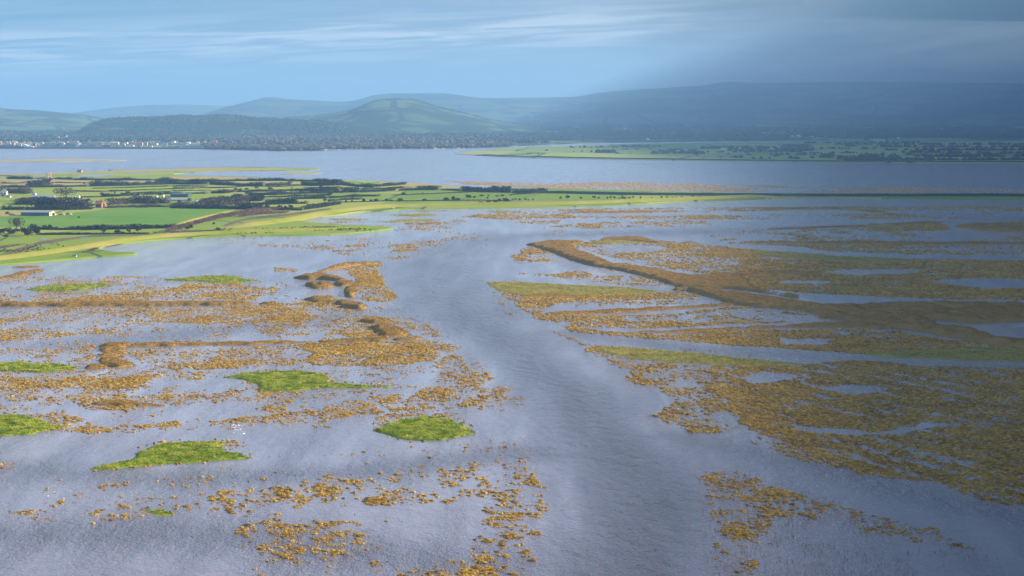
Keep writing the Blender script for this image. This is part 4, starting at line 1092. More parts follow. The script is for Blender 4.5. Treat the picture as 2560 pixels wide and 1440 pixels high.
dome_trees(P_[:, :3], P_[:, 3]*1.9, P_[:, 3], RS.rand(len(P_))*.4, M['farwood'], 'far_hedges', 'thin dark hedge lines and copses on the far peninsula')
# round leafless wood on the peninsula
P_ = np.array([(az_x(rnd.uniform(1955, 2018), 4900), 4900+rnd.uniform(-60, 60), 1) for _ in range(260)])
dome_trees(P_, RS.uniform(8, 14, 260), RS.uniform(13, 19, 260), RS.uniform(.5, 1, 260), M['farwood'], 'round_wood', 'pale brown leafless wood right of the far farm')
# trees along the hill crests
P_ = []
for _ in range(500):
    px = rnd.uniform(700, 1300); D = 9500+rnd.uniform(-30, 30)
    yt = np.interp(px, [640,700,740,790,830,860,885,905,925,945,965,1000,1040,1058,1080,1110,1150,1190,1240,1300], [303,298,294,290,285,280,275,267,258,252,249,247.5,249.5,253,262,270,280,290,302,312])
    P_.append((az_x(px, D), D, z_at(yt, 9500)-10))
P_ = np.array(P_)
dome_trees(P_, RS.uniform(10, 22, len(P_)), RS.uniform(10, 16, len(P_)), RS.rand(len(P_))*.3, M['farwood'], 'crest_trees', 'dark tree line along the ridge of the rounded hill')

P_ = []
EX, EY = [232,245,268,300,340,380,420,470,500,560,600,640,700,800,900], [322,312,303,298.5,297,295.5,295,291,294,289.5,292,297,300,304,312]
for _ in range(2600):
    px = rnd.uniform(236, 890); t_ = rnd.random()**1.5
    D = 8200-900*t_
    zc = z_at(np.interp(px, EX, EY), 8200)
    x = (px-1280)/FPX*8200/CP*(D/8200)**.6
    b0 = float(far_z(D))-6
    P_.append((x, D, b0+(zc-b0)*math.cos(t_*math.pi/2)**1.2-4))
P_ = np.array(P_)
k_ = (fbm(P_[:, 0]/260, P_[:, 1]/160, 15, 3) > .42)
P_ = P_[k_]
dome_trees(P_, RS.uniform(12, 24, len(P_)), RS.uniform(8, 17, len(P_)), RS.rand(len(P_))*.45, M['farwood'], 'hillside_wood', 'dark wood covering the long low hill behind the town')
# ---------------------------------------------------------------- marsh plants
def tuft_arrays(P, r, h, var, nb=14, body=True, rs=RS, z0=0, wmin=.5):
    """P (k,2) ground points; every tuft a lumpy dome with blades splaying out of it"""
    k = len(P); VV = []; FF = []; vv = []
    off = 0
    if body:
        n = 6; an = np.linspace(0, 2*math.pi, n, endpoint=False)
        th = an[None]+rs.rand(k, 1)*6.28
        r0 = r[:, None]*(.75+.5*rs.rand(k, n)); r1 = r0*(.72+.2*rs.rand(k, n))
        a = np.stack([P[:, :1]+r0*np.cos(th), P[:, 1:]+r0*np.sin(th), np.full((k, n), z0-.05)], -1)
        b = np.stack([P[:, :1]+r1*np.cos(th), P[:, 1:]+r1*np.sin(th), z0+h[:, None]*(.22+.3*rs.rand(k, n))], -1)
        c = np.stack([P[:, 0]+.3*r*(rs.rand(k)-.5), P[:, 1]+.3*r*(rs.rand(k)-.5), z0+h*(.42+.15*rs.rand(k))], -1)[:, None]
        V = np.concatenate([a, b, c], 1).reshape(-1, 3); t = 2*n+1
        F = []
        for i in range(n):
            j = (i+1) % n; F += [(i, j, n+j), (i, n+j, n+i), (n+i, n+j, 2*n)]
        F = (np.array(F)[None]+(np.arange(k)*t)[:, None, None]).reshape(-1, 3)
        VV.append(V); FF.append(F); vv.append(np.clip(np.repeat(var, t)+.5*(rs.rand(k*t)-.5), 0, 1)); off = len(V)
    m = k*nb
    idx = np.repeat(np.arange(k), nb)
    th = rs.rand(m)*6.28; u = np.sqrt(rs.rand(m))
    bx = P[idx, 0]+r[idx]*.75*u*np.cos(th); by = P[idx, 1]+r[idx]*.75*u*np.sin(th)
    lean = r[idx]*(.15+.5*u)*rs.rand(m)
    hz = h[idx]*(.6+.55*rs.rand(m))*(1-.35*u)
    tx = bx+lean*np.cos(th); ty = by+lean*np.sin(th)
    wth = rs.rand(m)*3.14; w = (.14+.12*rs.rand(m))*np.clip(r[idx], wmin, 2.5)
    A = np.stack([bx-w*np.cos(wth), by-w*np.sin(wth), np.full(m, z0)], -1)
    B = np.stack([bx+w*np.cos(wth), by+w*np.sin(wth), np.full(m, z0)], -1)
    C2 = np.stack([tx+w*.55*np.cos(wth), ty+w*.55*np.sin(wth), z0+hz*.8], -1)
    D2 = np.stack([tx, ty, z0+hz], -1)
    V = np.stack([A, B, C2, D2], 1).reshape(-1, 3)
    i4 = np.arange(m)*4+off
    F = np.concatenate([np.stack([i4, i4+1, i4+2], -1), np.stack([i4, i4+2, i4+3], -1)])
    VV.append(V); FF.append(F); vv.append(np.repeat(np.clip(var[idx]+.25*(rs.rand(m)-.4), 0, 1), 4))
    return np.concatenate(VV), np.concatenate(FF), np.concatenate(vv)

def scatter(poly, cov, r, lump=9., warp=5., seed=1, holes=(), furrow=None):
    """clumpy cover: jittered grid thinned by noise so that about cov of the area is covered"""
    P = gpoly(poly)
    lo, hi = P.min(0)-warp, P.max(0)+warp
    st = r*1.35
    gx, gy = np.meshgrid(np.arange(lo[0], hi[0], st), np.arange(lo[1], hi[1], st))
    rs = np.random.RandomState(seed)
    X = (gx+st*2.2*(rs.rand(*gx.shape)-.5)).ravel(); Y = (gy+st*2.2*(rs.rand(*gx.shape)-.5)).ravel()
    wx_ = X+warp*2*(fbm(X/(lump*1.5), Y/(lump*1.5), seed+40)-.5); wy_ = Y+warp*3*(fbm(X/(lump*1.5), Y/(lump*1.5), seed+50)-.5)
    k = inside(P, wx_, wy_)
    for hpoly in holes:
        k &= ~inside(gpoly(hpoly), wx_, wy_)
    X, Y = X[k], Y[k]
    n1 = .42*fbm(X/lump, Y/(lump*1.6), seed, 4)+.30*vnoise(X/(r*3), Y/(r*4), seed+9)+.12*rs.rand(len(X))+.25*fbm(X/(lump*4), Y/(lump*5), seed+3, 3)
    if furrow is not None:
        ang, per, amp = furrow
        n1 = n1+amp*(np.cos(2*math.pi*(X*math.cos(ang)+Y*math.sin(ang)+3*fbm(X/30, Y/30, 8))/per))
    if len(n1) == 0: return np.zeros((0, 2)), np.zeros(0)
    th = np.quantile(n1, 1-cov)
    k = n1 > th
    ex = (n1[k]-th)/(n1.max()-th+1e-6)
    return np.stack([X[k], Y[k]], -1), ex

TUSS = []       # every separate golden tussock; the largest become objects, the rest are one mass
STRAW = []
def tufts(poly, cov, rpx=9, lump=9., seed=1, holes=(), furrow=None, warp=5.):
    D = gpoly(poly)[:, 1].mean()
    r = rpx*.44*D/FPX/2
    S, _ = scatter(poly, min(.95, cov*1.35), r, lump, warp*1.4, seed, holes, furrow)      # thin low straw round and between the tufts
    q = np.random.RandomState(seed+99).rand(len(S)) < .5
    if len(S): STRAW.append(np.concatenate([S[q], np.full((q.sum(), 1), r*.55)], 1))
    cov = cov*(.68 if cov < .6 else .94)
    P, ex = scatter(poly, cov, r, lump, warp, seed, holes, furrow)
    if len(P) == 0: return
    rs = np.random.RandomState(seed+7)
    rr = r*(.30+1.5*rs.rand(len(P))**3+.45*ex)
    hh = np.clip(rr*.85, .16, .75)*(.5+.7*rs.rand(len(P)))
    var = np.clip(.25+.6*rs.rand(len(P)), 0, 1)
    for a in zip(P[:, 0], P[:, 1], rr, hh, var): TUSS.append(a)

T = tufts
# left side
T([(-420,737),(100,733),(230,733),(340,728),(420,722),(470,712),(560,716),(640,716),(700,718),(690,735),(640,748),(0,752),(-420,752)], .42, 10, 14, 1)
T([(470,705),(560,702),(600,708),(560,722),(480,720)], .4, 9, 12, 2)
T([(350,790),(480,775),(560,768),(700,757),(745,775),(800,790),(790,800),(700,807),(560,808),(400,803)], .55, 9, 14, 3)
T([(-420,765),(380,768),(640,762),(350,790),(380,808),(420,830),(-420,845)], .12, 9, 16, 4)
T([(-420,826),(60,825),(120,828),(200,836),(150,845),(60,850),(-420,852)], .5, 10, 12, 5)
T([(-420,875),(60,872),(180,868),(232,862),(226,880),(100,882),(-420,884)], .3, 9, 10, 6)
T([(310,870),(540,868),(700,862),(770,860),(770,910),(740,912),(600,922),(430,925),(360,908),(300,890)], .36, 11, 13, 7)
T([(760,858),(900,858),(1080,855),(1090,900),(1040,908),(960,914),(780,910)], .72, 12, 13, 8)
T([(1060,835),(1090,828),(1130,860),(1150,900),(1200,930),(1230,950),(1140,960),(1095,940),(1080,900)], .28, 11, 8, 9)
T([(930,985),(1010,990),(1080,968),(1130,955),(1240,960),(1290,1000),(1180,1020),(1060,1030),(960,1032)], .42, 14, 8, 10)
T([(870,1000),(930,990),(960,1032),(870,1042),(780,1048),(760,1035),(820,1010)], .5, 14, 8, 11)
T([(620,990),(680,975),(740,970),(760,985),(720,1010),(720,1030),(640,1025),(670,1000)], .4, 13, 6, 12)
T([(520,1050),(600,1044),(700,1030),(780,1018),(780,1045),(700,1057),(650,1062),(530,1064)], .5, 13, 7, 13)
T([(830,800),(910,788),(1000,800),(1060,820),(1055,850),(900,848),(830,832)], .38, 10, 8, 14)
T([(640,812),(830,815),(820,835),(700,840),(640,834)], .22, 9, 8, 15)
T([(-420,946),(80,940),(200,946),(300,945),(390,930),(425,945),(330,960),(310,985),(250,1000),(120,1002),(-420,985)], .5, 13, 9, 16)
T([(200,992),(500,983),(610,978),(620,1000),(500,1012),(330,1024),(200,1018)], .35, 13, 7, 17)
T([(60,1034),(130,1034),(230,1052),(250,1068),(330,1062),(440,1050),(452,1060),(300,1082),(150,1078),(100,1048)], .55, 14, 6, 18)
T([(440,925),(520,930),(500,950),(420,948)], .3, 11, 6, 19)
T([(-420,705),(700,700),(980,760),(1120,850),(1260,980),(1150,1060),(600,1080),(-420,1080)], .035, 9, 7, 44)
T([(-420,690),(600,690),(700,760),(900,780),(800,830),(300,870),(-420,880)], .06, 8, 9, 45)
T([(300,880),(1080,900),(1200,980),(900,1000),(400,1010),(-420,1010)], .05, 9, 6, 46)
T([(1020,780),(1150,860),(1260,960),(1330,1010),(1200,1040),(1080,960)], .06, 9, 5, 47, warp=3)
T([(560,560),(1150,545),(1250,620),(1000,650),(500,640)], .03, 7, 20, 48)
T([(1210,700),(1300,800),(1450,850),(1500,870),(1400,840),(1260,780)], .12, 8, 6, 49, warp=3)
# foreground
T([(1160,1160),(1330,1140),(1345,1190),(1370,1250),(1345,1330),(1310,1445),(1150,1445),(1200,1300),(1210,1220)], .30, 19, 5.5, 20, warp=2.5)
T([(450,1240),(600,1225),(760,1215),(900,1200),(1160,1165),(1210,1230),(1140,1260),(1000,1268),(900,1258),(800,1275),(620,1290),(480,1285)], .26, 18, 5.5, 21, warp=2.5)
T([(600,1300),(760,1295),(900,1300),(905,1330),(950,1370),(945,1400),(840,1420),(680,1410),(605,1380)], .28, 19, 5, 22, warp=2.5)
T([(280,1200),(450,1240),(440,1290),(300,1300),(120,1310),(-40,1320),(-40,1290),(200,1230)], .07, 16, 5, 23, warp=2.5)
T([(-40,1195),(300,1190),(600,1300),(620,1445),(1160,1445),(1000,1280),(800,1290),(600,1290),(300,1290),(-40,1230)], .02, 16, 5, 24, warp=2)
T([(980,1425),(1150,1400),(1200,1440),(1200,1470),(980,1470)], .5, 18, 5, 25, warp=1.5)
T([(-40,1155),(40,1158),(30,1172),(-40,1170)], .5, 16, 5, 26, warp=1)
T([(555,1105),(600,1100),(620,1115),(575,1125)], .3, 14, 4, 27, warp=1)
T([(905,1247),(945,1240),(972,1245),(965,1260),(915,1262)], .8, 20, 5, 28, warp=.6)
T([(940,1045),(970,1035),(1140,1032),(1170,1060),(1150,1062),(1100,1036),(1010,1041),(955,1062),(935,1078)], .35, 11, 4, 29, warp=.8)
T([(280,1200),(420,1180),(600,1150),(700,1140),(1000,1120),(1300,1090),(1340,1140),(1160,1160),(880,1200),(500,1220)], .025, 14, 5, 30, warp=2)
# around the left reed lobes
T([(860,665),(950,655),(948,685),(978,730),(988,745),(960,757),(905,748),(890,715),(885,692)], .62, 9, 16, 31)
T([(690,762),(760,757),(855,758),(870,775),(800,790),(700,800)], .4, 9, 14, 32)
T([(690,668),(745,672),(740,680),(690,680)], .5, 8, 12, 33)
T([(975,613),(1040,612),(1032,627),(980,628)], .55, 9, 14, 34)
T([(600,612),(850,610),(985,603),(1130,600),(1060,620),(975,625),(800,622)], .08, 8, 24, 35)
T([(700,560),(980,566),(1050,560),(1060,572),(985,580)], .05, 8, 20, 36)
# strips under the bank, centre
T([(1150,541),(1210,533),(1300,528),(1420,530),(1445,545),(1300,549),(1200,546)], .42, 9, 30, 37)
T([(1280,552),(1400,551),(1400,558),(1290,560)], .3, 8, 24, 38)
T([(1350,570),(1430,560),(1450,575),(1370,585)], .12, 8, 30, 39)
T([(1440,557),(1600,553),(1760,552),(1780,565),(1600,567),(1460,578)], .2, 8, 34, 40)
T([(1420,538),(1600,540),(1900,536),(2560,533),(3050,535),(3050,545),(2100,548),(1700,548),(1450,545)], .22, 9, 40, 41)
T([(1380,523),(1600,520),(2000,517),(3050,512),(3050,528),(2000,526),(1680,530),(1440,533)], .30, 9, 40, 42)
T([(1100,452),(1200,455),(1400,457),(1600,455),(1750,459),(2000,466),(2560,471),(3050,484),(2200,486),(1900,482),(1600,476),(1350,470),(1230,464),(1150,459)], .42, 9, 60, 43, warp=14)
# right side
T([(1285,640),(1320,618),(1360,618),(1410,640),(1420,647),(1380,652),(1290,655)], .45, 9, 16, 50)
T([(1290,684),(1400,674),(1480,668),(1560,680),(1640,700),(1700,712),(1600,714),(1500,705),(1380,692)], .32, 10, 14, 51, holes=([(1440,672),(1560,678),(1600,692),(1480,690)],))
T([(1420,612),(1560,600),(1740,607),(1850,622),(1880,640),(1900,700),(1870,700),(1760,682),(1600,660),(1500,640),(1450,622)], .52, 10, 18, 52, holes=([(1500,615),(1600,612),(1680,620),(1620,632),(1510,628)],))
T([(1850,622),(2000,632),(2100,640),(2200,648),(3050,655),(3050,756),(2400,747),(2200,742),(2000,730),(1880,718),(1840,705)], .86, 12, 18, 53, holes=([(2050,680),(2150,672),(2300,674),(2290,682),(2150,690)],[(2300,700),(2420,694),(3050,708),(3050,722),(2450,722)],[(1950,700),(2080,702),(2050,710),(1960,710)]))
T([(1240,728),(1350,738),(1500,736),(1700,728),(1760,740),(1700,747),(1500,750),(1400,757),(1370,772),(1300,767),(1280,750)], .78, 11, 12, 54)
T([(1400,755),(1560,748),(1740,745),(1820,758),(1700,762),(1450,770)], .15, 10, 10, 55)
T([(1260,720),(1290,760),(1330,790),(1380,800),(1360,780),(1310,745)], .2, 9, 9, 56)
T([(1310,772),(1400,787),(1550,790),(1700,782),(1850,766),(2000,778),(2080,795),(1900,806),(1600,822),(1450,817),(1360,800)], .62, 12, 12, 57, holes=([(1560,790),(1700,785),(1900,770),(2040,785),(2060,800),(1850,803),(1600,806)],))
T([(1580,792),(1900,775),(2040,790),(1850,802),(1620,806)], .22, 12, 9, 58)
T([(1400,815),(1540,830),(1680,834),(1840,824),(2240,822),(2300,842),(2400,855),(3050,885),(3050,900),(2400,895),(2150,885),(1900,868),(1700,852),(1560,842),(1430,828)], .72, 12, 12, 59, holes=([(2170,822),(2230,818),(2260,826),(2190,830)],[(1950,845),(2080,846),(2060,862),(1960,862)]))
T([(1700,840),(1900,848),(2050,870),(1900,868),(1720,855)], .3, 11, 10, 60)
T([(1460,870),(1490,862),(1540,890),(1700,910),(1620,930),(1530,905),(1480,885)], .3, 11, 8, 61)
T([(1530,900),(1650,912),(1800,915),(1820,1030),(1860,1080),(1740,1082),(1640,1035),(1690,1000),(1600,960)], .46, 14, 8, 62)
T([(1780,912),(2000,915),(2150,902),(2300,914),(3050,935),(3050,1300),(2560,1270),(2440,1240),(2350,1205),(2200,1195),(2060,1160),(1990,1110),(1900,1080),(1820,1030)], .80, 16, 10, 63, furrow=(R(28), 12, .085),
  holes=([(1860,945),(1900,925),(2010,940),(1960,958),(1880,962)],[(2130,960),(2230,975),(2160,985),(2060,970)],[(1930,1055),(2040,1070),(2180,1078),(2300,1062),(2420,1055),(2400,1064),(2200,1090),(2060,1088)]))
T([(1850,1080),(1960,1083),(2040,1120),(2060,1152),(1900,1130),(1860,1110)], .34, 15, 7, 64)
T([(1755,1180),(1840,1178),(1930,1205),(2000,1240),(1990,1290),(1930,1295),(1900,1350),(1880,1445),(1790,1445),(1800,1350),(1765,1250)], .46, 17, 5, 65, warp=2.5)
T([(1990,1240),(2200,1290),(2330,1330),(2440,1370),(2250,1350),(2000,1290)], .26, 16, 5, 66, warp=2.5)
T([(2150,1318),(2340,1320),(2350,1336),(2150,1332)], .3, 17, 5, 67, warp=1)
T([(1760,590),(1850,576),(2000,572),(2350,575),(2400,590),(3050,590),(3050,645),(2300,636),(2100,630),(1960,615),(1840,610)], .22, 9, 22, 68)
T([(2080,570),(2150,562),(2350,556),(2375,575),(2200,580)], .72, 10, 22, 69)
T([(1860,608),(2100,608),(2500,612),(2300,622),(2000,616)], .5, 9, 20, 70)
T([(1420,850),(1480,868),(1560,870),(1700,880),(1500,862)], .2, 9, 8, 71)

# ---------------------------------------------------------------- islands and reed beds: a shaped body with its plants
def outline(poly, H, gh):
    A = np.array(poly, float)                      # traced outline: its far edge is the top of the plants, its near edge their foot
    dense = np.concatenate([a+(b-a)*np.linspace(0, 1, max(2, int(np.hypot(*(b-a))/12)), endpoint=False)[:, None] for a, b in zip(A, np.roll(A, -1, 0))])
    ar = abs(sum(A[k][0]*A[k-1][1]-A[k-1][0]*A[k][1] for k in range(len(A))))/2
    tpx = ar/max(1, np.ptp(A[:, 0]))
    Dm = dist_at(A[:, 1].mean()); Ht = (H+gh*.6)
    sc = min(1, .62*tpx*Dm/FPX/Ht); H = H*max(sc, .45); Ht *= sc
    eps = min(1.2, tpx*.2)
    far_ = inside(A, dense[:, 0], dense[:, 1]+eps); near_ = inside(A, dense[:, 0], dense[:, 1]-eps)
    zz_ = np.where(far_ & ~near_, Ht, np.where(near_ & ~far_, 0, Ht/2))
    zz_ = (np.roll(zz_, 1)+zz_*2+np.roll(zz_, -1))/4
    P = smooth_poly(np.array([gp(a, b, z) for (a, b), z in zip(dense, zz_)]), 1)
    return P, H

def body(name, poly, H, m, label, cat, step=1.2, edge=2.5, lump=7, rough=.35, grass=None, gden=1.0, gh=.5, gr=.35, group=None, mid=.0, gnb=5, warp=1.0, gm=None, crease=0):
    polys = poly if isinstance(poly[0], list) else [poly]
    outs = [outline(q_, H, gh) for q_ in polys]
    P = np.concatenate([o_[0] for o_ in outs]); H = max(o_[1] for o_ in outs)
    lo, hi = P.min(0)-warp*2-step, P.max(0)+warp*2+step
    xs = np.arange(lo[0], hi[0]+step, step); ys = np.arange(lo[1], hi[1]+step, step)
    X, Y = np.meshgrid(xs, ys)
    wx_ = X+warp*2*(fbm(X/5, Y/5, 3)-.5); wy_ = Y+warp*3*(fbm(X/5, Y/5, 9)-.5)
    e = np.full(X.shape, -1.)
    for Q, _ in outs:
        d = edge_dist(Q, wx_, wy_)*np.where(inside(Q, wx_, wy_), 1, -1)
        ed = edge or float(np.clip(.75*d.max(), 1.0, 5.0))
        e = np.maximum(e, np.clip(d/ed, -1, 1))
    prof = np.where(e > 0, np.sqrt(np.clip(1-(1-np.clip(e, 0, 1))**2, 0, 1)), e)
    Z = H*prof*(1-rough+2*rough*fbm(X/lump, Y/lump, 21, 3)) - .02
    if crease: Z = np.where(Z > 0, Z*(1-crease*np.exp(-((fbm(X/26, Y/34, 61, 2)-.5)/.03)**2)), Z)
    Z = np.maximum(Z, -.4)
    base = P.mean(0)
    nx, ny = len(xs), len(ys)
    V = np.stack([X-base[0], Y-base[1], Z], -1).reshape(-1, 3)
    i, j = np.meshgrid(np.arange(nx-1), np.arange(ny-1)); q = (j*nx+i).ravel()
    keep = (Z.ravel()[q] > -.39) | (Z.ravel()[q+1] > -.39) | (Z.ravel()[q+nx] > -.39) | (Z.ravel()[q+nx+1] > -.39)
    q = q[keep]
    F = np.stack([q, q+1, q+nx+1, q+nx], -1)
    used, inv = np.unique(F, return_inverse=True)
    o = link(name, np_mesh(name, V[used], inv.reshape(F.shape), M[m], np.clip(.45+.5*(fbm(X/4, Y/4, 2)-.5).ravel()[used], 0, 1), smooth=True))
    o.location = (base[0], base[1], 0)
    tag(o, label, cat, group)
    if grass:
        A = (hi[0]-lo[0])*(hi[1]-lo[1]); n = int(A*gden)
        gx = lo[0]+(hi[0]-lo[0])*RS.rand(n); gy = lo[1]+(hi[1]-lo[1])*RS.rand(n)
        ii = np.clip(((gx-lo[0])/step).astype(int), 0, nx-1); jj = np.clip(((gy-lo[1])/step).astype(int), 0, ny-1)
        z = Z[jj, ii]; k = z > .05
        gx, gy, z = gx[k], gy[k], z[k]
        n = len(gx)
        cl = fbm(gx/2.5, gy/2.5, 31, 3)
        V2, F2, v2 = tuft_arrays(np.stack([gx-base[0], gy-base[1]], -1), gr*(.6+.8*RS.rand(n)), gh*(.45+.9*np.clip(cl, 0, 1)), np.clip(.5+1.5*(cl-.5)+.3*(RS.rand(n)-.5), 0, 1), nb=gnb, body=False)
        V2 = V2.reshape(n, gnb, 4, 3) if False else V2
        zz = np.repeat(z, gnb*4)-.12
        V2[:, 2] += zz
        link(grass, np_mesh(grass, V2, F2, M[gm or m], v2), o)
    return o
def isle(poly, label, **k):
    kk = dict(H=.5, m='green', step=.8, edge=1.8, grass='grass', gden=2.8, gh=.62, gr=.40, gnb=7, lump=3, rough=.6, warp=1.3); kk.update(k)
    P = gpoly(poly); rs = np.random.RandomState(len(TUSS) % 999)
    for a, b in zip(P, np.roll(P, -1, 0)):
        for _ in range(int(np.hypot(*(b-a))*.9)+1):
            c = a+(b-a)*rs.rand()+rs.normal(size=2)*1.3
            if vnoise(c[0]/5, c[1]/5, 3) > .5: TUSS.append((c[0], c[1], .25+.5*rs.rand()**2, .3+.3*rs.rand(), rs.rand()))
    return body('grass_island', poly, kk.pop('H'), kk.pop('m'), label, 'island', group='green grass islands', **kk)
isle([(218,1169),(240,1160),(290,1150),(330,1143),(345,1125),(380,1108),(440,1102),(500,1098),(545,1099),(566,1106),(540,1117),(580,1126),(627,1140),(600,1148),(500,1156),(420,1160),(330,1168),(270,1175),(235,1174)], 'large bright green island shaped like a fish with a forked right end')
isle([(933,1076),(960,1056),(1000,1043),(1060,1038),(1110,1039),(1145,1053),(1188,1081),(1150,1091),(1110,1099),(1060,1103),(1010,1099),(960,1085)], 'lens-shaped bright green island alone in the open stream')
isle([(553,940),(600,931),(660,925),(740,924),(800,930),(825,942),(810,951),(880,957),(978,964),(900,971),(800,970),(740,976),(690,979),(640,976),(650,964),(610,950)], 'bright green island with a long thin tail pointing right')
isle([(-420,905),(60,902),(80,906),(150,907),(198,918),(160,926),(100,931),(50,929),(-420,920)], 'green island at the left edge beside the hooked reed bed')
isle([(-420,1030),(60,1034),(110,1051),(173,1066),(120,1076),(60,1088),(-420,1092)], 'large green island cut by the left edge above the fish-shaped one')
isle([(64,722),(110,713),(200,707.5),(260,707.5),(277,714),(230,722),(160,728),(90,728)], 'narrow oval green island at upper left', step=1.2, gden=1.4, gr=.5, gh=.7)
isle([(395,697),(470,691.5),(540,687.5),(590,688.5),(602,695),(648,700),(590,706.5),(540,708),(495,703),(420,701)], 'slim green island right of the oval one with a pointed right end', step=1.2, gden=1.4, gr=.5, gh=.7)
isle([(358,1272),(385,1269),(442,1280),(410,1290),(378,1287)], 'tiny ragged green islet among the foreground tussocks', H=.3, warp=1.5)
far_is = dict(step=2.4, edge=3, gden=.5, gr=.9, gh=.8, gnb=5, lump=9)
isle([(968,537.5),(1010,534),(1060,533.5),(1097,537),(1040,541.5)], 'upper slim green islet in the water below the bank', m='bank', gm='turf', **far_is)
isle([(943,553.5),(1000,549),(1050,547),(1085,549),(1040,553.5),(980,556)], 'lower slim green islet in the water below the bank', m='bank', gm='turf', **far_is)
isle([(1212,528.5),(1245,525.5),(1278,526.5),(1250,532)], 'small green islet close under the long bank', m='bank', gm='turf', **far_is)
isle([(820,547.5),(880,545.5),(918,548),(850,550.5)], 'thin green islet in the bay of the bank', m='bank', gm='turf', **far_is)
isle([(1020,528),(1060,526),(1130,526),(1060,530)], 'thinnest green sliver of an islet under the bank', m='bank', gm='turf', **far_is)
def turf(poly, label, **k):
    kk = dict(step=1.4, edge=2.5, grass='grass', gden=1.8, gh=.7, gr=.5, gnb=6, lump=6, rough=.4, warp=1.6); kk.update(k)
    return body('turf_bank', poly, .45, 'turf', label, 'turf bank', group='pale turf banks of the right marsh', **kk)
turf([(1214,704),(1290,702),(1400,709),(1560,716),(1660,727),(1600,735),(1450,737),(1300,737),(1245,726)], 'pale yellow-green turf bank at the left point of the right marsh')
turf([(2130,882),(2250,875),(2350,868),(2450,865),(3050,872),(3050,918),(2400,900),(2250,893),(2180,889)], 'dull green turf bank at the right edge above the dark channel')
turf([(1487,867),(1540,863),(1650,872),(1750,881),(1850,892),(1960,902),(2060,912),(1900,915),(1700,908),(1600,899),(1530,887),(1495,877)], 'long yellow-green turf bank along the lower right channel')
turf([(1880,622),(2000,631),(2100,639),(2250,644),(2310,652),(2150,656),(1980,647),(1880,636)], 'green turf strip in the upper right marsh', gden=1.0, gr=.7)
turf([(1470,600),(1580,597),(1620,606),(1500,610)], 'small green turf patch behind the start of the long reed belt', gden=1.0, gr=.8)
turf([(2290,662),(2400,660),(2480,664),(2380,670)], 'small dull turf patch in the far right marsh', gden=1.0, gr=.8)

def reed(poly, label, **k):
    kk = dict(H=2.0, step=1.2, edge=0, grass='stems', gden=2.6, gh=.6, gr=.42, gnb=6, lump=7, rough=.6, warp=1.6, crease=.38); kk.update(k)
    return body('reed_bed', poly, kk.pop('H'), 'reed', label, 'reed bed', group='brown reed beds', **kk)
reed([(-420,752),(0,751),(170,751),(300,750.5),(580,749.5),(690,753),(665,759),(560,763),(300,765),(0,766),(-420,766)], 'very long straight reed belt running in from the left edge')
reed([(328,855),(400,853.5),(560,851.5),(700,849.5),(785,850),(792,856),(700,859),(600,862),(400,865),(320,866)], 'long straight reed belt above the dense left tussocks', step=1.2)
reed([(796,850),(860,844.5),(940,840),(972,846),(960,852),(850,857),(800,856)], 'medium reed belt right of the small gap', step=1.2)
reed([(982,845),(1040,840),(1056,846),(1045,851),(988,852)], 'short last piece of the broken reed belt', step=1.2)
reed([[(248,859),(300,854),(328,858),(318,868),(290,872),(255,870)],[(250,868),(305,867),(306,877),(252,880)],[(250,878),(303,876),(300,890),(250,892)],[(248,890),(295,888),(298,902),(248,904)],[(250,900),(310,897),(338,910),(300,919),(255,915)],[(203,918),(235,908),(268,914),(262,921),(210,923)]], 'hook-shaped reed bed at the left end of the second belt', step=1.2)
reed([[(790,677),(830,665),(870,658),(950,655),(945,660),(900,663),(850,670),(810,678)],[(728,690),(765,680),(800,678),(850,690),(885,700),(850,703),(800,698),(770,699),(745,697)],[(760,705),(790,699),(830,708),(828,718),(795,723),(765,714)],[(830,706),(870,699),(893,712),(850,717)],[(862,714),(886,714),(886,740),(864,742)]], 'ragged zigzag reed bed at the tip of the upper left marsh')
reed([(752,744),(800,735),(832,742),(832,754),(790,757)], 'small rounded reed bed left of the split one')
reed([(836,748),(870,743),(900,752),(917,764),(905,773),(862,771)], 'small split reed bed at the lower right of the upper left marsh')
reed([[(893,799),(930,788),(965,791),(988,803),(960,808),(930,808),(900,805)],[(922,810),(960,803),(1000,811),(1025,832),(1005,839),(960,840),(935,826)]], 'broad rounded reed bed standing above the broken belt', step=1.2)
reed([(198,1007),(260,997),(310,996),(360,1005),(452,1010),(440,1015),(350,1016),(260,1013)], 'low twin reed clump left of the tailed green island', H=1.1, step=.8, edge=1.6, gden=3, gr=.3, gh=.6)
reed([(-420,692),(0,690),(50,677),(100,671),(112,671),(98,679),(40,693),(0,697),(-420,699)], 'slanting reed clump at the left edge under the bank')
reed([(18,668),(60,665.5),(112,666),(60,669.5)], 'thin reed sliver at the left edge just below the bank', H=1.5)
reed([(1038,559),(1070,556),(1118,558),(1050,561.5)], 'small brown reed islet under the bank', H=1.8, step=2.4)
reed([(1010,558),(1030,557),(1034,560),(1014,560.5)], 'smallest round reed islet under the bank', H=1.5, step=2.4)
reed([(1308,608),(1350,601),(1400,597.5),(1470,601),(1480,605),(1425,611),(1445,623),(1480,632),(1510,646),(1540,655),(1600,661),(1650,669),(1700,681),(1745,685),(1850,676),(1950,673),(2040,676),(2030,685),(1960,688),(1860,692),(1880,712),(1900,716),(2000,738),(1960,738),(1850,724),(1770,720),(1700,720),(1660,706),(1600,688),(1560,678),(1480,664),(1425,650),(1385,632),(1335,616)], 'great winding reed belt crossing the right marsh', step=1.8)
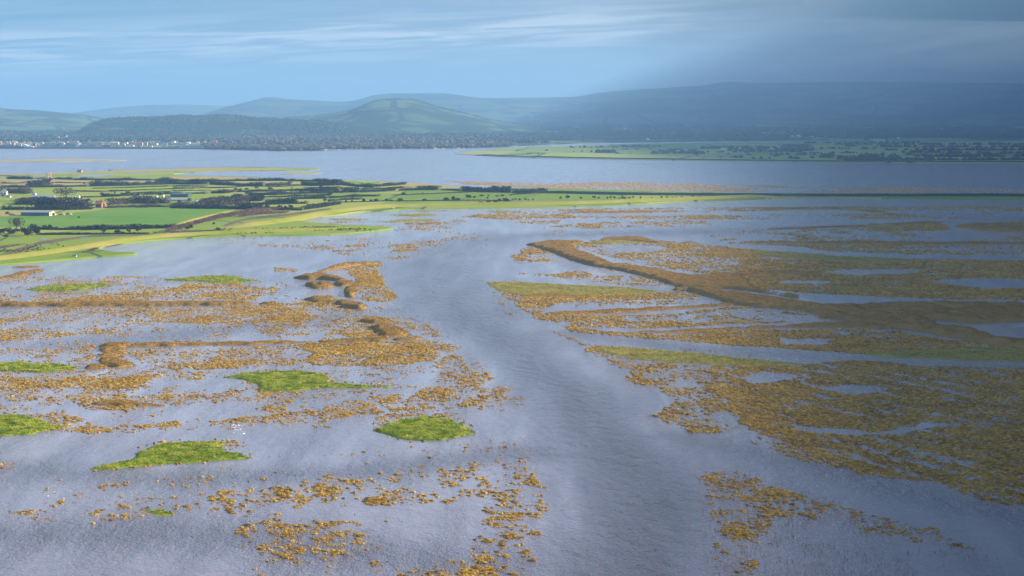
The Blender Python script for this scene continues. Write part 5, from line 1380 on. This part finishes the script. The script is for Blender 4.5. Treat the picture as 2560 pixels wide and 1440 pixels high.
reed([(1675,718),(1730,714),(1840,725),(1900,735),(1960,743),(2040,753),(2090,758),(2200,754),(2320,749),(2400,751),(3050,762),(3050,812),(2560,802),(2420,806),(2350,800),(2320,794),(2345,806),(2420,814),(2490,836),(3050,870),(3050,890),(2480,862),(2380,844),(2280,824),(2200,817),(2140,805),(2060,792),(2000,774),(1880,766),(1830,760),(1780,744),(1730,730)], 'largest dark brown reed bed filling the right edge', step=1.8)
reed([(1505,829),(1600,824),(1700,821),(1840,814),(1960,809),(2080,802),(2200,802),(2300,814),(2240,822),(2060,817),(1840,822),(1700,830),(1560,834)], 'lower straight reed belt joining the great bed from the left', step=1.4)
reed([(1325,782),(1400,777),(1450,774),(1540,769),(1700,763),(1850,752),(1840,762),(1700,771),(1540,783),(1420,787),(1350,786)], 'middle thin reed belt in the right marsh', step=1.4, H=1.8)
reed([(1506,592),(1560,588.5),(1600,590),(1640,600),(1735,603),(1745,607),(1640,608),(1560,602),(1500,598)], 'low reed ridge behind the green turf patch', step=2.2, H=2)
reed([(1900,571.5),(2060,565),(2160,561.5),(2165,565),(2060,569),(1930,574)], 'thin pointed reed sliver in the upper right water', step=2.4, H=2)
reed([(2165,560),(2300,552.5),(2372,554),(2340,559),(2240,562)], 'reed bank ending the upper right islet', step=2.4, H=1.6)
reed([(2375,562),(2430,556),(2560,553),(3050,553),(3050,586),(2560,581),(2450,575),(2400,569)], 'big dark reed bed at the far right edge', step=2.4)
reed([(1838,601),(2100,601.5),(2400,603),(3050,605),(3050,611),(2300,610),(2000,608),(1860,606)], 'very long thin reed line across the upper right marsh', step=2.2, H=1.8)
reed([(1895,520),(2000,516.5),(2030,518.5),(2010,522),(1920,524.5)], 'small dark reed islet under the right bank', step=3, H=2)
reed([(2038,519),(2070,516.5),(2112,519),(2090,522.5),(2050,522.5)], 'small dark reed islet right of its larger neighbour', step=3, H=2)
reed([(2130,524),(2180,524),(2240,531),(2180,531)], 'third small reed islet in the far right water', step=3, H=1.4)
reed([(2195,534),(2230,532),(2252,536),(2220,538.5)], 'fourth small reed islet in the far right water', step=3, H=1.4)
reed([(1425,529),(1500,526.5),(1600,525.5),(1690,528),(1600,531.5),(1450,532)], 'long low reed sliver close under the long bank', step=3, H=1.6)
reed([(2545,1030),(2570,1020),(2640,1030),(2640,1065),(2560,1060)], 'dark reed clump at the right edge of the lower field', step=1.2, H=1.6)
reed([(905,1248),(935,1243),(962,1246),(955,1258),(915,1260)], 'small low reed mound among the foreground tussocks', step=.6, H=.5, edge=1.2, gden=5, gr=.22, gh=.5, warp=.6)
reed([(1300,735),(1400,735),(1470,738),(1420,742),(1310,740)], 'low brown reed strip under the left turf point', step=1.4, H=1.2)

TUSS.sort(key=lambda a: -a[2]*1000/a[1]*(1 if 250 < a[1] and abs(a[0]) < a[1]*.31 else .0))
near, rest = TUSS[:300], TUSS[300:]
protos = []
for k_ in range(8):
    V_, F_, v_ = tuft_arrays(np.zeros((1, 2)), np.array([1.]), np.array([.8]), np.array([.3+.08*k_]), nb=46, rs=np.random.RandomState(200+k_))
    lobes = np.random.RandomState(300+k_)
    P2 = lobes.normal(size=(5, 2))*.75
    V2, F2, v2 = tuft_arrays(P2, .35+.3*lobes.rand(5), .35+.3*lobes.rand(5), .2+.5*lobes.rand(5), nb=14, rs=lobes)
    protos.append(np_mesh('tussock', np.concatenate([V_, V2]), np.concatenate([F_, F2+len(V_)]), M['golden'], np.concatenate([v_, v2])))
def zone(x, y):
    px = 1280+x/y*FPX*CP
    side = 'left' if px < 850 else ('centre' if px < 1500 else 'right')
    depth = 'nearest' if y < 470 else ('middle' if y < 620 else 'farther')
    return side, depth
for k_, (x, y, r, h, v) in enumerate(near):
    s_, d_ = zone(x, y)
    o = link('grass_tussock', protos[k_ % 8]); o.location = (x, y, 0)
    o.rotation_euler = (0, 0, rnd.random()*6.28); o.scale = (r*1.05, r*.85, h*1.1)
    tag(o, 'golden brown grass tussock standing in the %s shallow water on the %s of the marsh' % (d_, s_), 'tussock', 'golden grass tussocks, %s %s' % (d_, s_))
rest = np.array(rest)
for nm, lo, hi, nb, mm, lab in (('marsh_grass', 0, 900, 11, 'golden', 'golden brown marsh grass tufts spread thickly over the near water'),
                            ('marsh_grass', 900, 2000, 6, 'golden', 'golden brown marsh grass tufts spread over the middle of the flooded marsh'),
                            ('saltmarsh_grass', 2000, 9999, 4, 'golden_far', 'pale brown saltmarsh grass beyond the long bank')):
    k = (rest[:, 1] >= lo) & (rest[:, 1] < hi)
    q_ = rest[k]
    V_, F_, v_ = tuft_arrays(q_[:, :2], q_[:, 2], q_[:, 3], q_[:, 4], nb=nb)
    tag(link(nm, np_mesh(nm, V_, F_, M[mm], v_)), lab, 'marsh grass', kind='stuff')
    print(nm, lo, len(q_), len(F_))

S = np.concatenate(STRAW)
V_, F_, v_ = tuft_arrays(S[:, :2], S[:, 2], .14+.16*RS.rand(len(S)), RS.rand(len(S)), nb=4, body=False, wmin=.4)
tag(link('low_straw', np_mesh('low_straw', V_, F_, M['straw'], v_)), 'pale low straw just breaking the water between the tufts', 'straw', kind='stuff')
print('straw', len(S), len(F_))

# thin dry stalks standing in the water
pts = []
for poly, n in (([(1740,1190),(1850,1175),(2050,1240),(2450,1370),(2500,1400),(2300,1445),(1760,1445),(1760,1300)], 900), ([(1900,1110),(2200,1190),(2560,1290),(2500,1300),(2100,1200)], 120), ([(1700,870),(1960,893),(1950,900),(1700,878)], 250)):
    P = gpoly(poly); lo, hi = P.min(0), P.max(0)
    X = lo[0]+(hi[0]-lo[0])*RS.rand(n*3); Y = lo[1]+(hi[1]-lo[1])*RS.rand(n*3)
    k = inside(P, X, Y) & (fbm(X/9, Y/9, 77) > .48); pts.append(np.stack([X[k], Y[k]], -1)[:n])
pts = np.concatenate(pts)
V_, F_, v_ = tuft_arrays(pts, np.full(len(pts), .10), .5+.7*RS.rand(len(pts)), RS.rand(len(pts)), nb=3, body=False, wmin=.2)
tag(link('dry_stalks', np_mesh('dry_stalks', V_, F_, M['stalk'], v_)), 'thin dry stalks standing in the water at lower right', 'stalks', kind='stuff')

# ---------------------------------------------------------------- gulls over and on the water
def gull(fly):
    b = MB()
    st = [(-.30,.02),(-.2,.05),(0,.08),(.15,.065),(.24,.05),(.30,.015)]
    V_ = []; n = 6
    for x_, r_ in st: V_ += [(x_, r_*math.cos(a*1.0472), .08+r_*math.sin(a*1.0472)) for a in range(n)]
    b.add(V_, [(k*n+a, (k+1)*n+a, (k+1)*n+(a+1) % n, k*n+(a+1) % n) for k in range(5) for a in range(n)])
    b.add([(-.3,-.02,.08),(-.3,.02,.08),(-.42,.05,.09),(-.42,-.05,.09)], [(0,1,2,3)])
    w = MB()
    for s_ in (-1, 1):
        if fly: w.add([(.1,s_*.05,.12),(-.08,s_*.05,.12),(-.05,s_*.32,.26),(.13,s_*.32,.27),(-.12,s_*.62,.17),(-.02,s_*.6,.18)], [(0,1,2,3),(3,2,4,5)])
        else: w.add([(.12,s_*.075,.13),(-.3,s_*.03,.13),(-.28,s_*.07,.08),(.05,s_*.095,.07)], [(0,1,2,3)])
    return b.mesh('body', M['feather'], True), w.mesh('wings', M['feather'])
GF, GS = gull(True), gull(False)
gf = [(581,1064.5),(584.5,1065.5),(585,1070),(590,1071),(580.5,1074.5),(585.5,1074.5),(589.5,1076),(588.5,1080.5),(585,1084),(588.5,1084),(592,1084),(598.5,1083),(601,1081.5),(602.5,1087),(606,1085.5),(610,1089),(609,1092.5),(597.5,1064)]
for px, py in gf:
    x, y = gp(px, py, 2.5)
    e = tag(empty('gull', (x, y, 2.5+rnd.random()), rnd.random()*6), 'white gull flying in the small flock above the fish-shaped island', 'gull', 'flock of flying gulls')
    e.scale = (1.0,)*3
    for nm, me in zip(('body','wings'), GF): link(nm, me, e)
for px, py in [(162,1228),(168,1229),(174,1230),(183,1236),(150,1232),(140,1243),(160,1246),(176,1226),(120,1240),(135,1230),(293,1197),(295,1200),(598,955),(599,957)]:
    x, y = gp(px, py, 0)
    e = tag(empty('gull', (x, y, -.03), rnd.random()*6), 'white gull sitting on the open water at lower left' if py > 1100 else 'white gull sitting on the water left of the tailed island', 'gull', 'gulls sitting on the water, ' + ('lower left' if py > 1100 else 'upper'))
    e.scale = (.8,)*3
    for nm, me in zip(('body','wings'), GS): link(nm, me, e)
# ---------------------------------------------------------------- light
SUN_AZ, SUN_EL = R(78), R(20)                     # to the right of the view, low winter sun
sd = Vector((math.sin(SUN_AZ)*math.cos(SUN_EL), math.cos(SUN_AZ)*math.cos(SUN_EL), math.sin(SUN_EL)))
sun = bpy.data.lights.new('sun', 'SUN'); sun.energy = 5.0; sun.angle = R(.53); sun.color = (1, .89, .73)
so = bpy.data.objects.new('sun', sun); COL.objects.link(so)
so.rotation_euler = (-sd).to_track_quat('-Z', 'Y').to_euler()

W = bpy.data.worlds.new('World'); SC.world = W; W.use_nodes = True
nt = W.node_tree; N = nt.nodes.new; L = nt.links.new
bg = nt.nodes['Background']
sky = N('ShaderNodeTexSky'); sky.sky_type = 'NISHITA'; sky.sun_disc = False
sky.sun_elevation = SUN_EL; sky.sun_rotation = SUN_AZ; sky.air_density = 1.0; sky.dust_density = .3; sky.ozone_density = 3.0
tc = N('ShaderNodeTexCoord'); sp = N('ShaderNodeSeparateXYZ'); L(tc.outputs['Generated'], sp.inputs[0])
def math_(op, a, b=None, c=None, clamp=False):
    m = N('ShaderNodeMath'); m.operation = op; m.use_clamp = clamp
    for i, v in enumerate((a, b, c)):
        if v is None: continue
        if isinstance(v, (int, float)): m.inputs[i].default_value = v
        else: L(v, m.inputs[i])
    return m.outputs[0]
def sstep(v, lo, hi):
    m = N('ShaderNodeMapRange'); m.interpolation_type = 'SMOOTHSTEP'
    m.inputs['From Min'].default_value = lo; m.inputs['From Max'].default_value = hi
    L(v, m.inputs['Value']); return m.outputs[0]
X_, Y_, Z_ = sp.outputs
az = math_('ARCTAN2', X_, Y_)                       # 0 straight ahead, positive to the right
el = math_('ARCSINE', Z_)
# look the clear sky up a little higher than the true direction: the horizon haze is a real volume here
cz = N('ShaderNodeCombineXYZ'); L(X_, cz.inputs[0]); L(Y_, cz.inputs[1]); L(math_('ADD', math_('MAXIMUM', Z_, 0.0), .14), cz.inputs[2])
nv = N('ShaderNodeVectorMath'); nv.operation = 'NORMALIZE'; L(cz.outputs[0], nv.inputs[0]); L(nv.outputs[0], sky.inputs['Vector'])
def noise(sa, se, detail, rot=0, dist=0, off=0):
    c = N('ShaderNodeCombineXYZ')
    L(math_('MULTIPLY', az, sa), c.inputs[0]); L(math_('MULTIPLY_ADD', el, se, math_('MULTIPLY', az, rot)), c.inputs[1]); c.inputs[2].default_value = off
    n = N('ShaderNodeTexNoise'); n.inputs['Scale'].default_value = 1; n.inputs['Detail'].default_value = detail; n.inputs['Distortion'].default_value = dist
    n.inputs['Roughness'].default_value = .6
    L(c.outputs[0], n.inputs['Vector']); return n.outputs['Fac']
def mix(a, b, f):
    m = N('ShaderNodeMix'); m.data_type = 'RGBA'
    for nm, v in (('A', a), ('B', b)):
        if isinstance(v, tuple): m.inputs[nm].default_value = (*v, 1)
        else: L(v, m.inputs[nm])
    L(f, m.inputs['Factor']) if not isinstance(f, (int, float)) else setattr(m.inputs['Factor'], 'default_value', f)
    return m.outputs['Result']
k = SKYK = 1/.1
up = sstep(el, .0, .9)
clear = mix((.12*k, .21*k, .32*k), (.022*k, .065*k, .17*k), math_('POWER', up, .45))
low = mix((.055*k, .13*k, .205*k), (.135*k, .16*k, .185*k), sstep(az, -.32, .12))       # bluer to the left, greyer to the right
clear = mix(low, clear, sstep(el, .05, .16))
col = mix(sky.outputs[0], clear, .88)
# pale streaks of high cloud near the horizon, a little tilted
streak = noise(11, 230, 8, -10, .7, 2.0)
wisp = noise(2.5, 44, 6, -1.8, 1.0, 7.0)
line = math_('MULTIPLY_ADD', az, .045, .049)          # the long cloud band climbs gently to the right
dv = math_('DIVIDE', math_('SUBTRACT', el, line), .0125)
band = math_('POWER', 2.718, math_('MULTIPLY', math_('MULTIPLY', dv, dv), -1.0))
f1 = math_('MULTIPLY', sstep(streak, .38, .66), math_('MULTIPLY', band, .85))
f2 = math_('MULTIPLY', sstep(wisp, .42, .70), .35)
col = mix(col, (.20*k, .25*k, .29*k), f2)
col = mix(col, (.33*k, .36*k, .38*k), f1)
# broken cloud cover higher up (mirrored by the water)
cl = noise(2.0, 7, 6, 0, .6, 12.0)
f3 = math_('MULTIPLY', sstep(cl, .22, .5), math_('MULTIPLY', sstep(el, .072, .10), math_('SUBTRACT', .95, math_('MULTIPLY', sstep(el, .17, .42), .82))))
col = mix(col, (.50*k, .55*k, .66*k), f3)
# added darkening of the sky that grows to the right, edge broken by noise
dim_edge = noise(3, 9, 4, 0, .5, 20.0)
azb = math_('ADD', az, math_('MULTIPLY', math_('SUBTRACT', dim_edge, .5), .10))
fb = math_('MULTIPLY', sstep(azb, SKY_DIM0, SKY_DIM1), math_('SUBTRACT', 1.0, sstep(az, 1.0, 1.5)))
fb = math_('MULTIPLY', fb, math_('SUBTRACT', 1.0, math_('MULTIPLY', sstep(el, .5, .9), .8)))
bk = noise(6, 60, 5, -3, .8, 30.0)
dark = mix((.035*k, .04*k, .045*k), (.075*k, .078*k, .08*k), sstep(bk, .4, .7))
col = mix(col, dark, math_('MULTIPLY', fb, SKY_DIMF))
L(col, bg.inputs['Color']); bg.inputs['Strength'].default_value = .085

# ---------------------------------------------------------------- air
hz = MB().box(-16000, 16000, -6000, 24500, -3.6, 640)
hm_ = bpy.data.materials.new('haze'); hm_.use_nodes = True
hn = hm_.node_tree; hn.nodes.clear()
pv = hn.nodes.new('ShaderNodeVolumePrincipled'); out = hn.nodes.new('ShaderNodeOutputMaterial')
pv.inputs['Color'].default_value = HAZE_COL; pv.inputs['Density'].default_value = HAZE_D; pv.inputs['Anisotropy'].default_value = 0
hn.links.new(pv.outputs[0], out.inputs['Volume'])
tag(hz.build('haze', hm_), kind='stuff')

# ---------------------------------------------------------------- added unseen volume off to the right, placed to shade the right of the marsh
if SHADE_VOLUME:
    ALT = 1500.
    off = (sd.x/sd.z*ALT, sd.y/sd.z*ALT)
    azs = np.radians(np.linspace(CAZ0, 60, 60)); Ds = np.concatenate([np.linspace(0, 1500, 24), np.geomspace(1700, 24500, 34)])
    A, Dd = np.meshgrid(azs, Ds)
    gx, gy = Dd*np.tan(A-R(7)*np.clip((Dd-2500)/5000, 0, 1)), Dd      # edge of the added volume bends left to shade the far haze
    gx = gx + 20*(Dd/800)
    w_ = 40*(fbm(gx/180, gy/180, 4, 4)-.5)*np.clip(Dd/600, 0, 1.6)
    f = np.clip((A-azs[0])/R(CAZW), 0, 1)
    th = CTH*f**1.5*(.8+.4*fbm(gx/400, gy/400, 6, 4)) + .5
    edge = np.clip((azs[-1]-A)/R(6), 0, 1)*np.clip((24500-Dd)/3000, 0, 1); th = .5+(th-.5)*edge
    nA, nD = len(azs), len(Ds)
    lift = 1+0*A
    top = np.stack([gx+w_+off[0], gy+off[1], ALT+th*.5], -1).reshape(-1, 3)
    bot = np.stack([gx+w_+off[0], gy+off[1], ALT-th*.5], -1).reshape(-1, 3)
    V = np.concatenate([top, bot]); n0 = len(top)
    i, j = np.meshgrid(np.arange(nA-1), np.arange(nD-1)); q = (j*nA+i).ravel()
    F = [np.stack([q, q+1, q+nA+1, q+nA], -1), np.stack([q+n0, q+n0+nA, q+n0+nA+1, q+n0+1], -1)]
    def side(a): a = np.array(a); return np.stack([a[:-1], a[:-1]+n0, a[1:]+n0, a[1:]], -1)
    F += [side(np.arange(nA)), side(np.arange(nA)[::-1]+(nD-1)*nA), side((np.arange(nD)*nA)[::-1]), side(np.arange(nD)*nA+nA-1)]
    cm_ = bpy.data.materials.new('shade_volume'); cm_.use_nodes = True; cn = cm_.node_tree; cn.nodes.clear()
    cv = cn.nodes.new('ShaderNodeVolumePrincipled'); co = cn.nodes.new('ShaderNodeOutputMaterial')
    cv.inputs['Color'].default_value = (.13, .135, .145, 1); cv.inputs['Density'].default_value = .14
    cn.links.new(cv.outputs[0], co.inputs['Volume'])
    tag(link('shade_volume', np_mesh('shade_volume', V, np.concatenate(F), cm_, smooth=True)), kind='structure')

SC.view_settings.view_transform = 'Standard'; SC.view_settings.look = 'None'
SC.view_settings.gamma = 1; SC.view_settings.use_curve_mapping = False
SC.view_settings.exposure = EXPO
SC.cycles.max_bounces = 4; SC.cycles.transparent_max_bounces = 8; SC.cycles.volume_bounces = 0
